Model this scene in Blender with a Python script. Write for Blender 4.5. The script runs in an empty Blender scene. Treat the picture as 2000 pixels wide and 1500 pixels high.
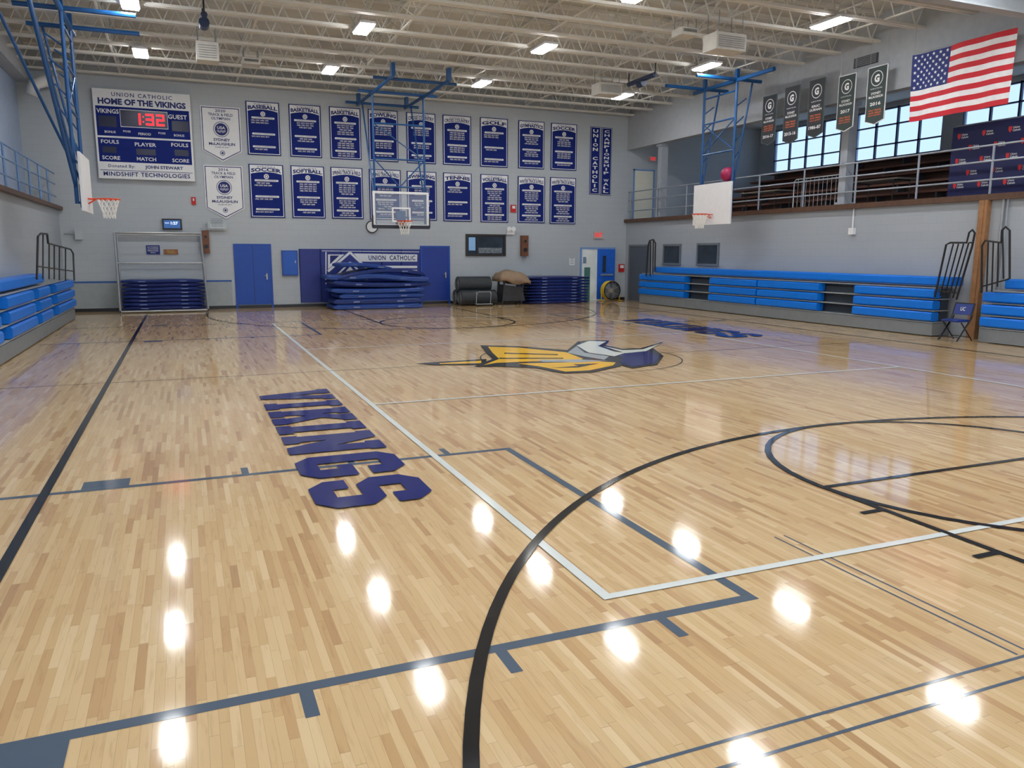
import bpy, math, random
from mathutils import Vector, Matrix
random.seed(4)
V=Vector
sc=bpy.context.scene
try:
    sc.view_settings.view_transform='Standard'
    sc.view_settings.exposure=0.0
except Exception: pass
# ---------------------------------------------------------------- camera
F_PX=1528.2; YAW=.393; PIT=.1677; ROL=.0034
C=V((-6.569,-12.596,1.905))
Rv=V((math.cos(YAW),-math.sin(YAW),0)); Fh=V((math.sin(YAW),math.cos(YAW),0)); Z=V((0,0,1))
Fw=math.cos(PIT)*Fh-math.sin(PIT)*Z; Up=math.sin(PIT)*Fh+math.cos(PIT)*Z; Dn=-Up
EU=math.cos(ROL)*Rv-math.sin(ROL)*Dn; ED=math.sin(ROL)*Rv+math.cos(ROL)*Dn
cam=bpy.data.cameras.new('camera'); cam.sensor_width=36; cam.lens=F_PX*36/2000; cam.clip_end=200; cam.clip_start=.05
co=bpy.data.objects.new('camera',cam); sc.collection.objects.link(co)
m=Matrix((EU,-ED,-Fw)).transposed().to_4x4(); m.translation=C; co.matrix_world=m; sc.camera=co
def ray(u,v): return Fw+EU*((u-1000)/F_PX)+ED*((v-750)/F_PX)
def onX(u,v,x): d=ray(u,v); return C+d*((x-C.x)/d.x)
def onY(u,v,y): d=ray(u,v); return C+d*((y-C.y)/d.y)
def onZ(u,v,z): d=ray(u,v); return C+d*((z-C.z)/d.z)
W=15.13; XR=9.85; XL=-10.0; XLU=-10.8; XO=16.2; ZL=3.15; ZJ=7.08; ZD=7.8; YN=-16.0
# ---------------------------------------------------------------- materials
def s2l(c):
    o=[]
    for x in c:
        x/=255.; o.append(x/12.92 if x<=.04045 else ((x+.055)/1.055)**2.4)
    return (o[0],o[1],o[2],1)
_m={}
def M(name,rgb,rough=.5,metal=0,var=.06,scale=6,coat=0,emis=0,bump=0,alpha=1,spec=.5):
    if name in _m: return _m[name]
    mt=bpy.data.materials.new(name); mt.use_nodes=True; nt=mt.node_tree; b=nt.nodes['Principled BSDF']
    tc=nt.nodes.new('ShaderNodeTexCoord'); n=nt.nodes.new('ShaderNodeTexNoise'); n.inputs['Scale'].default_value=scale; n.inputs['Detail'].default_value=4
    nt.links.new(tc.outputs['Object'],n.inputs['Vector'])
    r=nt.nodes.new('ShaderNodeValToRGB'); c=s2l(rgb)
    r.color_ramp.elements[0].position=.3; r.color_ramp.elements[1].position=.7
    r.color_ramp.elements[0].color=tuple(max(0,x*(1-var)) for x in c[:3])+(1,)
    r.color_ramp.elements[1].color=tuple(min(1,x*(1+var)) for x in c[:3])+(1,)
    nt.links.new(n.outputs['Fac'],r.inputs['Fac']); nt.links.new(r.outputs['Color'],b.inputs['Base Color'])
    b.inputs['Roughness'].default_value=rough; b.inputs['Metallic'].default_value=metal
    b.inputs['Specular IOR Level'].default_value=spec
    if coat: b.inputs['Coat Weight'].default_value=coat; b.inputs['Coat Roughness'].default_value=.08; b.inputs['Coat IOR'].default_value=1.42
    if emis:
        b.inputs['Emission Color'].default_value=c; b.inputs['Emission Strength'].default_value=emis
    if bump:
        bp=nt.nodes.new('ShaderNodeBump'); bp.inputs['Strength'].default_value=bump; bp.inputs['Distance'].default_value=.02
        nt.links.new(n.outputs['Fac'],bp.inputs['Height']); nt.links.new(bp.outputs['Normal'],b.inputs['Normal'])
    if alpha<1: b.inputs['Alpha'].default_value=alpha
    _m[name]=mt; return mt
def tinted_glass(name,col):
    mt=bpy.data.materials.new(name); mt.use_nodes=True; nt=mt.node_tree; nt.nodes.clear()
    o=nt.nodes.new('ShaderNodeOutputMaterial'); t=nt.nodes.new('ShaderNodeBsdfTransparent'); t.inputs[0].default_value=col
    g=nt.nodes.new('ShaderNodeBsdfGlossy'); g.inputs['Roughness'].default_value=.05; mx=nt.nodes.new('ShaderNodeMixShader'); mx.inputs[0].default_value=.06
    nt.links.new(t.outputs[0],mx.inputs[1]); nt.links.new(g.outputs[0],mx.inputs[2]); nt.links.new(mx.outputs[0],o.inputs[0]); return mt
def block_wall(name,rgb,rough=.6):
    mt=bpy.data.materials.new(name); mt.use_nodes=True; nt=mt.node_tree; b=nt.nodes['Principled BSDF']
    L=nt.links.new
    tc=nt.nodes.new('ShaderNodeTexCoord'); sp=nt.nodes.new('ShaderNodeSeparateXYZ'); L(tc.outputs['Object'],sp.inputs[0])
    ad=nt.nodes.new('ShaderNodeMath'); ad.operation='ADD'; L(sp.outputs[0],ad.inputs[0]); L(sp.outputs[1],ad.inputs[1])
    cb=nt.nodes.new('ShaderNodeCombineXYZ'); L(ad.outputs[0],cb.inputs[0]); L(sp.outputs[2],cb.inputs[1])
    br=nt.nodes.new('ShaderNodeTexBrick'); br.inputs['Scale'].default_value=1; br.inputs['Brick Width'].default_value=.4; br.inputs['Row Height'].default_value=.2
    br.inputs['Mortar Size'].default_value=.005; c=s2l(rgb)
    br.inputs['Color1'].default_value=c; br.inputs['Color2'].default_value=tuple(x*.98 for x in c[:3])+(1,); br.inputs['Mortar'].default_value=tuple(x*.9 for x in c[:3])+(1,)
    L(cb.outputs[0],br.inputs['Vector'])
    n=nt.nodes.new('ShaderNodeTexNoise'); n.inputs['Scale'].default_value=.5; L(tc.outputs['Object'],n.inputs['Vector'])
    mx=nt.nodes.new('ShaderNodeMix'); mx.data_type='RGBA'; mx.blend_type='MULTIPLY'; mx.inputs[0].default_value=.08
    L(br.outputs['Color'],mx.inputs[6]); L(n.outputs['Fac'],mx.inputs[7]); L(mx.outputs[2],b.inputs['Base Color'])
    b.inputs['Roughness'].default_value=rough; return mt
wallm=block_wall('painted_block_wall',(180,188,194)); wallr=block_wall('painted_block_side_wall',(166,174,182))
def floor_mat():
    mt=bpy.data.materials.new('maple_strip_floor'); mt.use_nodes=True; nt=mt.node_tree; b=nt.nodes['Principled BSDF']; L=nt.links.new
    def mth(op,a,bb=None,c=None):
        n=nt.nodes.new('ShaderNodeMath'); n.operation=op
        for i,x in enumerate((a,bb,c)):
            if x is None: continue
            if isinstance(x,(int,float)): n.inputs[i].default_value=x
            else: L(x,n.inputs[i])
        return n.outputs[0]
    tc=nt.nodes.new('ShaderNodeTexCoord'); sp=nt.nodes.new('ShaderNodeSeparateXYZ'); L(tc.outputs['Object'],sp.inputs[0])
    xr=mth('DIVIDE',sp.outputs[0],.042); row=mth('FLOOR',xr); fx=mth('FRACT',xr)
    w1=nt.nodes.new('ShaderNodeTexWhiteNoise'); w1.noise_dimensions='1D'; L(row,w1.inputs['W'])
    rl=mth('MULTIPLY_ADD',w1.outputs['Value'],.4,.32)
    yr=mth('ADD',mth('DIVIDE',sp.outputs[1],rl),mth('MULTIPLY',w1.outputs['Value'],37.))
    pl=mth('FLOOR',yr); fy=mth('FRACT',yr)
    cb=nt.nodes.new('ShaderNodeCombineXYZ'); L(row,cb.inputs[0]); L(pl,cb.inputs[1])
    w2=nt.nodes.new('ShaderNodeTexWhiteNoise'); w2.noise_dimensions='2D'; L(cb.outputs[0],w2.inputs['Vector'])
    r=nt.nodes.new('ShaderNodeValToRGB'); cr=r.color_ramp
    st=[(0,(186,144,94)),(.07,(200,160,107)),(.25,(211,175,121)),(.6,(217,183,130)),(.85,(222,190,138)),(1,(228,199,150))]
    cr.elements[0].position=0; cr.elements[0].color=s2l(st[0][1]); cr.elements[1].position=1; cr.elements[1].color=s2l(st[-1][1])
    for p,c in st[1:-1]:
        e=cr.elements.new(p); e.color=s2l(c)
    L(w2.outputs['Value'],r.inputs['Fac'])
    mp=nt.nodes.new('ShaderNodeMapping'); mp.inputs['Scale'].default_value=(45,4,1); L(tc.outputs['Object'],mp.inputs['Vector'])
    off=nt.nodes.new('ShaderNodeVectorMath'); off.operation='ADD'; L(mp.outputs[0],off.inputs[0]); 
    w2c=nt.nodes.new('ShaderNodeVectorMath'); w2c.operation='SCALE'; w2c.inputs['Scale'].default_value=30; L(w2.outputs['Color'],w2c.inputs[0]); L(w2c.outputs[0],off.inputs[1])
    n=nt.nodes.new('ShaderNodeTexNoise'); n.inputs['Scale'].default_value=1; n.inputs['Detail'].default_value=5; n.inputs['Distortion'].default_value=.6; L(off.outputs[0],n.inputs['Vector'])
    g=nt.nodes.new('ShaderNodeValToRGB'); g.color_ramp.elements[0].position=.25; g.color_ramp.elements[0].color=(.6,.47,.34,1); g.color_ramp.elements[1].position=.46; g.color_ramp.elements[1].color=(1,1,1,1)
    L(n.outputs['Fac'],g.inputs['Fac'])
    mx=nt.nodes.new('ShaderNodeMix'); mx.data_type='RGBA'; mx.blend_type='MULTIPLY'; mx.inputs[0].default_value=.4
    L(r.outputs['Color'],mx.inputs[6]); L(g.outputs['Color'],mx.inputs[7])
    gap=mth('MAXIMUM',mth('LESS_THAN',fx,.04),mth('LESS_THAN',fy,.006))
    m2=nt.nodes.new('ShaderNodeMix'); m2.data_type='RGBA'; L(mth('MULTIPLY',gap,.35),m2.inputs[0]); L(mx.outputs[2],m2.inputs[6]); m2.inputs[7].default_value=s2l((100,68,42))
    L(m2.outputs[2],b.inputs['Base Color'])
    nb=nt.nodes.new('ShaderNodeTexNoise'); nb.inputs['Scale'].default_value=1; mp2=nt.nodes.new('ShaderNodeMapping'); mp2.inputs['Scale'].default_value=(17,1.3,1); L(tc.outputs['Object'],mp2.inputs[0]); L(mp2.outputs[0],nb.inputs['Vector'])
    bp=nt.nodes.new('ShaderNodeBump'); bp.inputs['Strength'].default_value=.05; bp.inputs['Distance'].default_value=.004; L(nb.outputs['Fac'],bp.inputs['Height'])
    L(bp.outputs['Normal'],b.inputs['Coat Normal'])
    b.inputs['Roughness'].default_value=.5; b.inputs['Specular IOR Level'].default_value=.25; b.inputs['Coat Weight'].default_value=1; b.inputs['Coat Roughness'].default_value=.075; b.inputs['Coat IOR'].default_value=1.48
    return mt
# ---------------------------------------------------------------- mesh builder
_tc={}
def text2d(s,off,spc):
    k=(s,off,spc)
    if k in _tc: return _tc[k]
    cu=bpy.data.curves.new('t','FONT'); cu.body=s; cu.offset=off; cu.space_character=spc; cu.resolution_u=2; cu.fill_mode='FRONT'
    ob=bpy.data.objects.new('t',cu); sc.collection.objects.link(ob)
    dg=bpy.context.evaluated_depsgraph_get(); dg.update()
    me=bpy.data.meshes.new_from_object(ob.evaluated_get(dg))
    vs=[(v.co.x,v.co.y) for v in me.vertices]; fs=[tuple(p.vertices) for p in me.polygons]
    bpy.data.objects.remove(ob); bpy.data.meshes.remove(me); bpy.data.curves.remove(cu)
    x0=min(v[0] for v in vs); x1=max(v[0] for v in vs); y0=min(v[1] for v in vs); y1=max(v[1] for v in vs)
    vs=[((a-x0)/(x1-x0)-.5,(b-y0)/(y1-y0)-.5) for a,b in vs]
    _tc[k]=(vs,fs,(x1-x0)/(y1-y0)); return _tc[k]
class MB:
    def __init__(s,layer=0): s.v=[];s.f=[];s.m=[];s.layer=layer;s.n=0
    def add(s,vs,fs,mi=0):
        o=len(s.v); dz=V((0,0,s.layer*s.n)); s.n+=1
        s.v+= [V(x)+dz for x in vs]; s.f+=[tuple(i+o for i in f) for f in fs]; s.m+=[mi]*len(fs); return s
    def box(s,x0,x1,y0,y1,z0,z1,mi=0):
        vs=[(x,y,z) for x in (x0,x1) for y in (y0,y1) for z in (z0,z1)]
        return s.add(vs,[(0,1,3,2),(4,6,7,5),(0,4,5,1),(2,3,7,6),(0,2,6,4),(1,5,7,3)],mi)
    def obox(s,c,sz,R=None,mi=0):
        R=R or Matrix.Identity(3); c=V(c); h=V(sz)/2
        vs=[c+R@V((x*h.x,y*h.y,z*h.z)) for x in (-1,1) for y in (-1,1) for z in (-1,1)]
        return s.add(vs,[(0,1,3,2),(4,6,7,5),(0,4,5,1),(2,3,7,6),(0,2,6,4),(1,5,7,3)],mi)
    def quad(s,a,b,c,d,mi=0): return s.add([a,b,c,d],[(0,1,2,3)],mi)
    def poly(s,pts,mi=0): return s.add(pts,[tuple(range(len(pts)))],mi)
    def prism(s,pts,d,mi=0):
        n=len(pts); d=V(d); pts=[V(p) for p in pts]
        return s.add(pts+[p+d for p in pts],[tuple(range(n))[::-1],tuple(range(n,2*n))]+[(i,(i+1)%n,n+(i+1)%n,n+i) for i in range(n)],mi)
    def path(s,pts,r,n=8,closed=False,mi=0):
        pts=[V(p) for p in pts]; N=len(pts); rings=[]
        nrm=None
        for i in range(N):
            if closed: t=(pts[(i+1)%N]-pts[i-1])
            else: t=pts[min(i+1,N-1)]-pts[max(i-1,0)]
            if t.length<1e-9: t=V((0,0,1))
            t.normalize()
            if nrm is None: nrm=t.orthogonal().normalized()
            else:
                nrm=nrm-t*nrm.dot(t)
                nrm=nrm.normalized() if nrm.length>1e-6 else t.orthogonal().normalized()
            bn=t.cross(nrm)
            rr=r[i] if isinstance(r,(list,tuple)) else r
            rings.append([pts[i]+nrm*(math.cos(2*math.pi*k/n)*rr)+bn*(math.sin(2*math.pi*k/n)*rr) for k in range(n)])
        vs=[p for R in rings for p in R]; fs=[]
        for i in range(N if closed else N-1):
            j=(i+1)%N
            for k in range(n): fs.append((i*n+k,i*n+(k+1)%n,j*n+(k+1)%n,j*n+k))
        if not closed: fs+=[tuple(range(n))[::-1],tuple(range((N-1)*n,N*n))]
        return s.add(vs,fs,mi)
    def tube(s,p,q,r,n=8,mi=0): return s.path([p,q],r,n,False,mi)
    def disc(s,c,Rr,Uu,r,n=24,mi=0,r2=None):
        c=V(c);Rr=V(Rr);Uu=V(Uu); r2=r2 or r
        return s.poly([c+Rr*(math.cos(2*math.pi*k/n)*r)+Uu*(math.sin(2*math.pi*k/n)*r2) for k in range(n)],mi)
    def ring(s,c,Rr,Uu,r0,r1,n=28,mi=0,a0=0,a1=2*math.pi):
        c=V(c);Rr=V(Rr);Uu=V(Uu); vs=[];fs=[]
        for k in range(n+1):
            a=a0+(a1-a0)*k/n; d=Rr*math.cos(a)+Uu*math.sin(a); vs+=[c+d*r0,c+d*r1]
        for k in range(n): fs.append((2*k,2*k+1,2*k+3,2*k+2))
        return s.add(vs,fs,mi)
    def text(s,t,c,Rr,Uu,w,h,off=.0,spc=1.,mi=0,arch=0,fit=True):
        vs,fs,asp=text2d(t,off,spc); c=V(c);Rr=V(Rr);Uu=V(Uu)
        if not fit: w=min(w,asp*h)
        return s.add([c+Rr*(a*w)+Uu*(b*h+arch*h*(.5-4*a*a)) for a,b in vs],fs,mi)
    def lathe(s,c,ax,prof,n=24,mi=0):
        ax=V(ax).normalized(); o=ax.orthogonal().normalized(); p=ax.cross(o); c=V(c); vs=[];fs=[]
        for (r,h) in prof:
            for k in range(n):
                a=2*math.pi*k/n; vs.append(c+ax*h+(o*math.cos(a)+p*math.sin(a))*r)
        for i in range(len(prof)-1):
            for k in range(n): fs.append((i*n+k,i*n+(k+1)%n,(i+1)*n+(k+1)%n,(i+1)*n+k))
        return s.add(vs,fs,mi)
    def pieces(s):
        par=list(range(len(s.v)))
        def fd(a):
            while par[a]!=a: par[a]=par[par[a]]; a=par[a]
            return a
        for f in s.f:
            r=fd(f[0])
            for i in f[1:]: par[fd(i)]=r
        g={}
        for k,f in enumerate(s.f): g.setdefault(fd(f[0]),[]).append(k)
        out=[]
        for ks in g.values():
            mb=MB(); mp={}
            for k in ks:
                f=[]
                for i in s.f[k]:
                    if i not in mp: mp[i]=len(mb.v); mb.v.append(s.v[i])
                    f.append(mp[i])
                mb.f.append(tuple(f)); mb.m.append(s.m[k])
            out.append(mb)
        return out
def build(name,mb,mats,parent=None,loc=None,smooth=False,**kw):
    if not isinstance(mats,(list,tuple)): mats=[mats]
    loc=V(loc) if loc is not None else V((0,0,0))
    me=bpy.data.meshes.new(name); me.from_pydata([tuple(v-loc) for v in mb.v],[],mb.f)
    for x in mats: me.materials.append(x)
    me.polygons.foreach_set('material_index',mb.m)
    if smooth: me.polygons.foreach_set('use_smooth',[True]*len(mb.f))
    me.update()
    ob=bpy.data.objects.new(name,me); sc.collection.objects.link(ob)
    if parent: ob.parent=parent
    else: ob.location=loc
    for k,v in kw.items(): ob[k]=v
    return ob
SPLIT={'post','rail','caster','wheel','speaker_cone','support','stand','bar','hanger','shield','display_field','carry_strap','blade','hanger_rod','bracket','tread','leg_frame','edge_strip','spiral_edge','hand','slot'}
def thing(name,loc,label,cat,parts,group=None):
    loc=V(loc); e=bpy.data.objects.new(name,None); e.empty_display_size=.1; sc.collection.objects.link(e); e.location=loc
    e['label']=label; e['category']=cat
    if group: e['group']=group
    for p in parts:
        ms=p[1].pieces() if p[0] in SPLIT else [p[1]]
        if len(ms)>95: ms=[p[1]]
        for q in ms:
            o=build(p[0],q,p[2],parent=e,loc=loc,smooth=(len(p)>3 and bool(p[3])))
            if len(p)>4: o['label']=p[4]
    return e
def solo(name,mb,mat,label,cat,group=None,loc=None,smooth=False):
    if loc is None:
        xs=[v.x for v in mb.v]; ys=[v.y for v in mb.v]; zs=[v.z for v in mb.v]
        loc=((min(xs)+max(xs))/2,(min(ys)+max(ys))/2,min(zs))
    kw=dict(label=label,category=cat)
    if group: kw['group']=group
    return build(name,mb,mat,None,loc,smooth,**kw)
def struct(name,mb,mat,parent=None,smooth=False): return build(name,mb,mat,parent,None,smooth,kind='structure')
X1=V((1,0,0)); Y1=V((0,1,0))
navy=M('navy_vinyl',(20,38,116),.45,spec=.4); navyb=M('navy_banner_cloth',(20,38,114),.75,spec=.2); white=M('white_paint',(226,229,231),.5,var=.02)
blueP=M('blue_door_paint',(10,70,164),.4); blueT=M('blue_painted_steel',(22,78,134),.4); seatb=M('bright_blue_plastic',(4,118,226),.35,var=.04)
greyk=M('grey_kick_panel',(124,130,134),.5); black=M('black_steel',(22,23,26),.4); cream=M('cream_painted_steel',(212,212,205),.55,var=.04)
silver=M('galvanised_steel',(170,175,180),.35,.5); brown=M('brown_ledge_wood',(88,62,46),.5,var=.2,scale=9); orange=M('orange_rim_paint',(215,70,28),.4)
netm=M('white_net_cord',(235,235,230),.8); redm=M('red_paint',(190,30,30),.5); letw=M('white_print',(228,231,233),.6,var=.02); letn=M('navy_print',(24,38,108),.6)
darkg=M('dark_glass',(40,52,66),.12,var=.3,scale=2); boardm=M('white_backboard',(236,238,240),.4,var=.02); woodm=M('oak_wood',(150,98,58),.5,var=.25,scale=10)
# ================================================================ ROOM
fl=struct('floor',MB().box(XL-.2,XR+.2,YN,W+.2,-.2,0),floor_mat())
def wallobj(n,mb,mt): return struct(n,mb,mt)
wb=MB()
wb.box(XLU-.2,XO+.2,W,W+.25,0,ZD)
wallobj('wall_back',wb,wallm)
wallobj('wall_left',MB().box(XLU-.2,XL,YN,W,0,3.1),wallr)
wallobj('wall_left_upper',MB().box(XLU-.2,XLU,YN,W,3.1,ZD),M('pale_blue_wall',(160,178,204),.6))
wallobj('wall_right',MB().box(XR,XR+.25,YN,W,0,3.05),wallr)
ow=MB()
wy=[(14.2,10.6),(9.9,6.3),(5.6,2.0),(1.3,-2.3),(-3.0,-6.6)]
ow.box(XO,XO+.2,YN,W,3.0,5.15); ow.box(XO,XO+.2,YN,W,6.85,ZD)
edges=[W]+[e for w in wy for e in w]+[YN]
for i in range(0,len(edges),2): ow.box(XO,XO+.2,edges[i+1],edges[i],5.15,6.85)
wallobj('wall_right_outer',ow,wallm)
struct('ceiling',MB().box(XLU-.2,XR+.2,YN,W+.2,ZD,ZD+.15).box(XR+.2,XO+.2,YN,W+.2,7.0,7.15),M('cream_roof_deck',(188,188,183),.8,var=.05,scale=3))
fas=M('grey_fascia_paint',(168,174,180),.6)
struct('trim_1',MB().box(XR-.12,XR+.3,YN,W,3.05,ZL+.03),brown)
struct('trim_2',MB().box(XL-.82,XL+.12,YN,W,3.1,3.2),brown)
struct('trim_3',MB().box(XR-.05,XR+.25,YN,W,5.85,ZD),fas)
struct('trim_4',MB().box(XLU,XLU+.35,YN,W,6.75,ZD),fas)
struct('floor_balcony',MB().box(XR+.25,XO,YN,W,3.0,ZL),M('balcony_concrete',(130,134,140),.7))
struct('baseboard_back',MB().box(XL,XR,W-.015,W,0,.1),black)
pz=onY(200,553,W).z
struct('trim_5',MB().box(XL,onY(453,555,W).x,W-.012,W,pz,pz+.06),M('steel_blue_stripe',(50,94,160),.5))
struct('trim_6',MB().box(XL,onY(453,555,W).x,W-.008,W,.1,pz),M('grey_wainscot',(158,166,168),.6))
# windows
fr=M('dark_window_frame',(52,64,90),.5); gl=tinted_glass('window_glass',(.62,.8,1,1))
for i,(a,b) in enumerate(wy):
    mb=MB(); n=4
    for k in range(n+1):
        y=b+(a-b)*k/n; mb.box(XO+.02,XO+.1,y-.03,y+.03,5.15,6.85)
    for z in (5.15,5.6,6.25,6.79): mb.box(XO+.02,XO+.1,b,a,z,z+.045)
    w=struct('window_%d'%(i+1),mb,fr)
    g=MB().quad((XO+.06,a,5.15),(XO+.06,b,5.15),(XO+.06,b,6.85),(XO+.06,a,6.85)); build('window_glass',g,gl,parent=w)
# ---- court markings (children of floor); every strip gets its own hair-thin layer
LY=.00008
paint=lambda n,c:M(n,c,.6,coat=.8,var=.03,spec=.1)
pW=paint('white_court_paint',(222,227,220)); pB=paint('black_court_paint',(10,11,14)); pG=paint('grey_court_paint',(80,95,110)); pN=paint('blue_court_paint',(8,24,104)); pY=paint('yellow_court_paint',(244,190,20)); pS=paint('silver_court_paint',(165,174,178))
def rect(mb,x0,x1,y0,y1,z): mb.quad((x0,y0,z),(x1,y0,z),(x1,y1,z),(x0,y1,z))
def hl(mb,y,x0,x1,w,z): rect(mb,x0,x1,y-w/2,y+w/2,z)
def vl(mb,x,y0,y1,w,z): rect(mb,x-w/2,x+w/2,y0,y1,z)
g=MB(LY); z=.001
for cy in (-7.5,7.5):
    for sx in (-1,1):
        for yy,o in ((cy-1.8,-1),(cy+1.8,1)):
            hl(g,yy,*sorted((sx*3.72,sx*9.4)),.07,z)
            for t in (6.19,5.27,4.36): vl(g,sx*t,*sorted((yy+o*.035,yy+o*.24)),.06,z)
            rect(g,*sorted((sx*7.45,sx*7.1)),*sorted((yy+o*.035,yy+o*.26)),z)
        vl(g,sx*3.755,cy-1.765,cy+1.765,.07,z)
build('grey_court_marking',g,pG,parent=fl)
g=MB(LY)
for yy in (-10.32,-10.45): hl(g,yy,-6.2,6.2,.018,z)
for xx in (-2.9,-2.98): vl(g,xx,-10.3,-8.6,.014,z)
build('thin_court_marking',g,pG,parent=fl)
g=MB(LY); z=.0055
for x in (-4.5,4.5): vl(g,x,-9.03,9.03,.065,z)
for y in (-9,-3,3,9): hl(g,y,-4.467,4.467,.06,z)
build('white_court_marking',g,pW,parent=fl)
g=MB(LY); z=.0065; BY=13.64
for x in (-7.7,7.7): vl(g,x,-BY,BY,.07,z)
for y in (-BY,BY): hl(g,y,-7.66,7.66,.06,z)
hl(g,0,-9.6,9.2,.02,z)
for s in (-1,1):
    cy=s*12.06
    a0,a1=(0,math.pi) if s<0 else (math.pi,2*math.pi)
    g.ring((0,cy,z),X1,Y1,5.99,6.055,80,0,a0,a1)
    for x in (-6.022,6.022): vl(g,x,*sorted((cy,s*BY)),.065,z)
    fy=s*7.85
    g.ring((0,fy,z),X1,Y1,1.80,1.86,48,0,0,2*math.pi); hl(g,fy,-1.80,1.80,.05,z)
    for x,o in ((-1.83,-1),(1.83,1)):
        vl(g,x,*sorted((fy,s*BY)),.05,z)
        for t in (8.46,9.37,10.29): hl(g,s*t,*sorted((x+o*.025,x+o*.22)),.05,z)
g.ring((0,0,z),X1,Y1,1.81,1.83,60)
build('black_court_marking',g,pB,parent=fl)
# block lettering
LT={'V':(6.6,[[(-.2,8.3),(2.9,8.3),(2.9,10),(-.2,10)],[(3.9,8.3),(6.8,8.3),(6.8,10),(3.9,10)],[(.3,8.4),(2.1,0),(4.5,0),(2.55,8.4)],[(4.15,8.4),(2.1,0),(4.5,0),(6.3,8.4)]]),
'I':(3.6,[[(0,0),(3.6,0),(3.6,1.7),(0,1.7)],[(0,8.3),(3.6,8.3),(3.6,10),(0,10)],[(.6,0),(3.0,0),(3.0,10),(.6,10)]]),
'K':(6.8,[[(.4,0),(2.8,0),(2.8,10),(.4,10)],[(0,0),(3.3,0),(3.3,1.7),(0,1.7)],[(0,8.3),(3.3,8.3),(3.3,10),(0,10)],[(2.7,3.0),(6.6,8.4),(4.1,8.4),(2.7,6.2)],[(3.2,5.8),(4.4,1.6),(6.9,1.6),(4.8,6.4)],[(4.0,0),(7.1,0),(7.1,1.7),(4.0,1.7)],[(3.9,8.3),(7,8.3),(7,10),(3.9,10)]]),
'N':(7.4,[[(.4,0),(2.6,0),(2.6,10),(.4,10)],[(4.8,0),(7.0,0),(7.0,10),(4.8,10)],[(.4,10),(4.6,0),(7.0,0),(2.8,10)],[(0,0),(3.1,0),(3.1,1.7),(0,1.7)],[(4.3,8.3),(7.4,8.3),(7.4,10),(4.3,10)],[(0,8.3),(2.8,8.3),(2.8,10),(0,10)]]),
'G':(6.6,[[(0,1.5),(2.4,1.5),(2.4,8.5),(0,8.5)],[(0,8.5),(0,8.0),(6.6,8.0),(6.6,8.5),(5.1,10),(1.5,10)],[(4.3,6.5),(6.6,6.5),(6.6,8.2),(4.3,8.2)],[(1.5,0),(5.1,0),(6.6,1.5),(6.6,2.0),(0,2.0),(0,1.5)],[(4.3,1.8),(6.6,1.8),(6.6,5.2),(4.3,5.2)],[(3.3,3.7),(6.6,3.7),(6.6,5.2),(3.3,5.2)]]),
'S':(6.6,[[(0,8.5),(0,8.0),(6.6,8.0),(6.6,8.5),(5.1,10),(1.5,10)],[(4.3,6.7),(6.6,6.7),(6.6,8.2),(4.3,8.2)],[(0,5.6),(2.4,5.6),(2.4,8.2),(0,8.2)],[(0,5.7),(1.5,4.2),(6.6,4.2),(6.6,4.6),(5.1,6.0),(0,6.0)],[(4.2,1.8),(6.6,1.8),(6.6,4.4),(4.2,4.4)],[(1.5,0),(5.1,0),(6.6,1.5),(6.6,2.0),(0,2.0),(0,1.5)],[(0,1.8),(2.3,1.8),(2.3,3.4),(0,3.4)]])}
def blockword(mb,word,o,R,U,w,h):
    sp_=1.15; tot=sum(LT[c][0] for c in word)+sp_*(len(word)-1); k=w/tot; x=0
    for c in word:
        lw,ps=LT[c]
        for p in ps: mb.poly([V(o)+R*((x+a)*k)+U*(b*h/10) for a,b in p])
        x+=lw+sp_
g=MB(LY)
for pts in (((638,762),(502,768),(852,966),(628,1006)),((1260,621),(1224,627),(1487,656),(1424,662))):
    q=[onZ(u,v,0) for u,v in pts]
    xt=(q[0].x+q[2].x)/2; xb=(q[1].x+q[3].x)/2; y0=(q[0].y+q[1].y)/2; y1=(q[2].y+q[3].y)/2
    blockword(g,'VIKINGS',(xb,y0,.0095),-Y1,X1,y0-y1,xt-xb)
build('wordmark_lettering',g,pN,parent=fl)
# centre emblem
def fp(pts,z): return [V((onZ(u,v,0).x,onZ(u,v,0).y,z+.003)) for u,v in pts]
g=MB(LY)
g.poly(fp([(938,675),(1012,677),(1112,685),(1150,700),(1215,706),(1212,716),(1160,727.5),(1100,730),(1050,720),(985,716.5),(925,717),(962,702),(950,690)],.006))
g.poly(fp([(1100,691),(1128,668),(1150,665),(1190,666),(1182,675),(1215,682),(1250,681),(1296,668),(1275,680),(1296,696),(1284,713),(1235,720),(1190,708),(1140,698)],.006))
g.poly(fp([(813,711),(850,708),(950,702),(950,713),(850,713.5)],.006))
build('emblem_outline',g,pB,parent=fl)
g=MB(LY)
g.poly(fp([(953,678),(1015,680),(1106,689),(1140,702),(1120,706),(1040,707),(968,710),(945,714),(975,702),(962,690)],.0075))
g.poly(fp([(1010,711),(1100,709),(1170,707),(1203,709),(1197,715),(1152,724.5),(1105,727),(1055,717)],.0075))
g.poly(fp([(858,710.5),(940,705.5),(940,710.5),(860,712)],.0075))
build('emblem_yellow_field',g,pY,parent=fl)
g=MB(LY)
g.poly(fp([(985,690),(1090,693),(1090,694.6),(985,692)],.0095)); g.poly(fp([(975,700),(1100,700),(1100,701.6),(975,702)],.0095)); g.poly(fp([(1120,713),(1170,711),(1130,719),(1075,720),(1130,716)],.0095))
build('emblem_detail_line',g,pB,parent=fl)
g=MB(LY); g.poly(fp([(1108,690),(1126,677),(1142,690),(1190,697),(1180,704),(1140,697)],.008)); g.poly(fp([(1050,704),(1130,703),(1190,706),(1130,709),(1060,708)],.0085))
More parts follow.
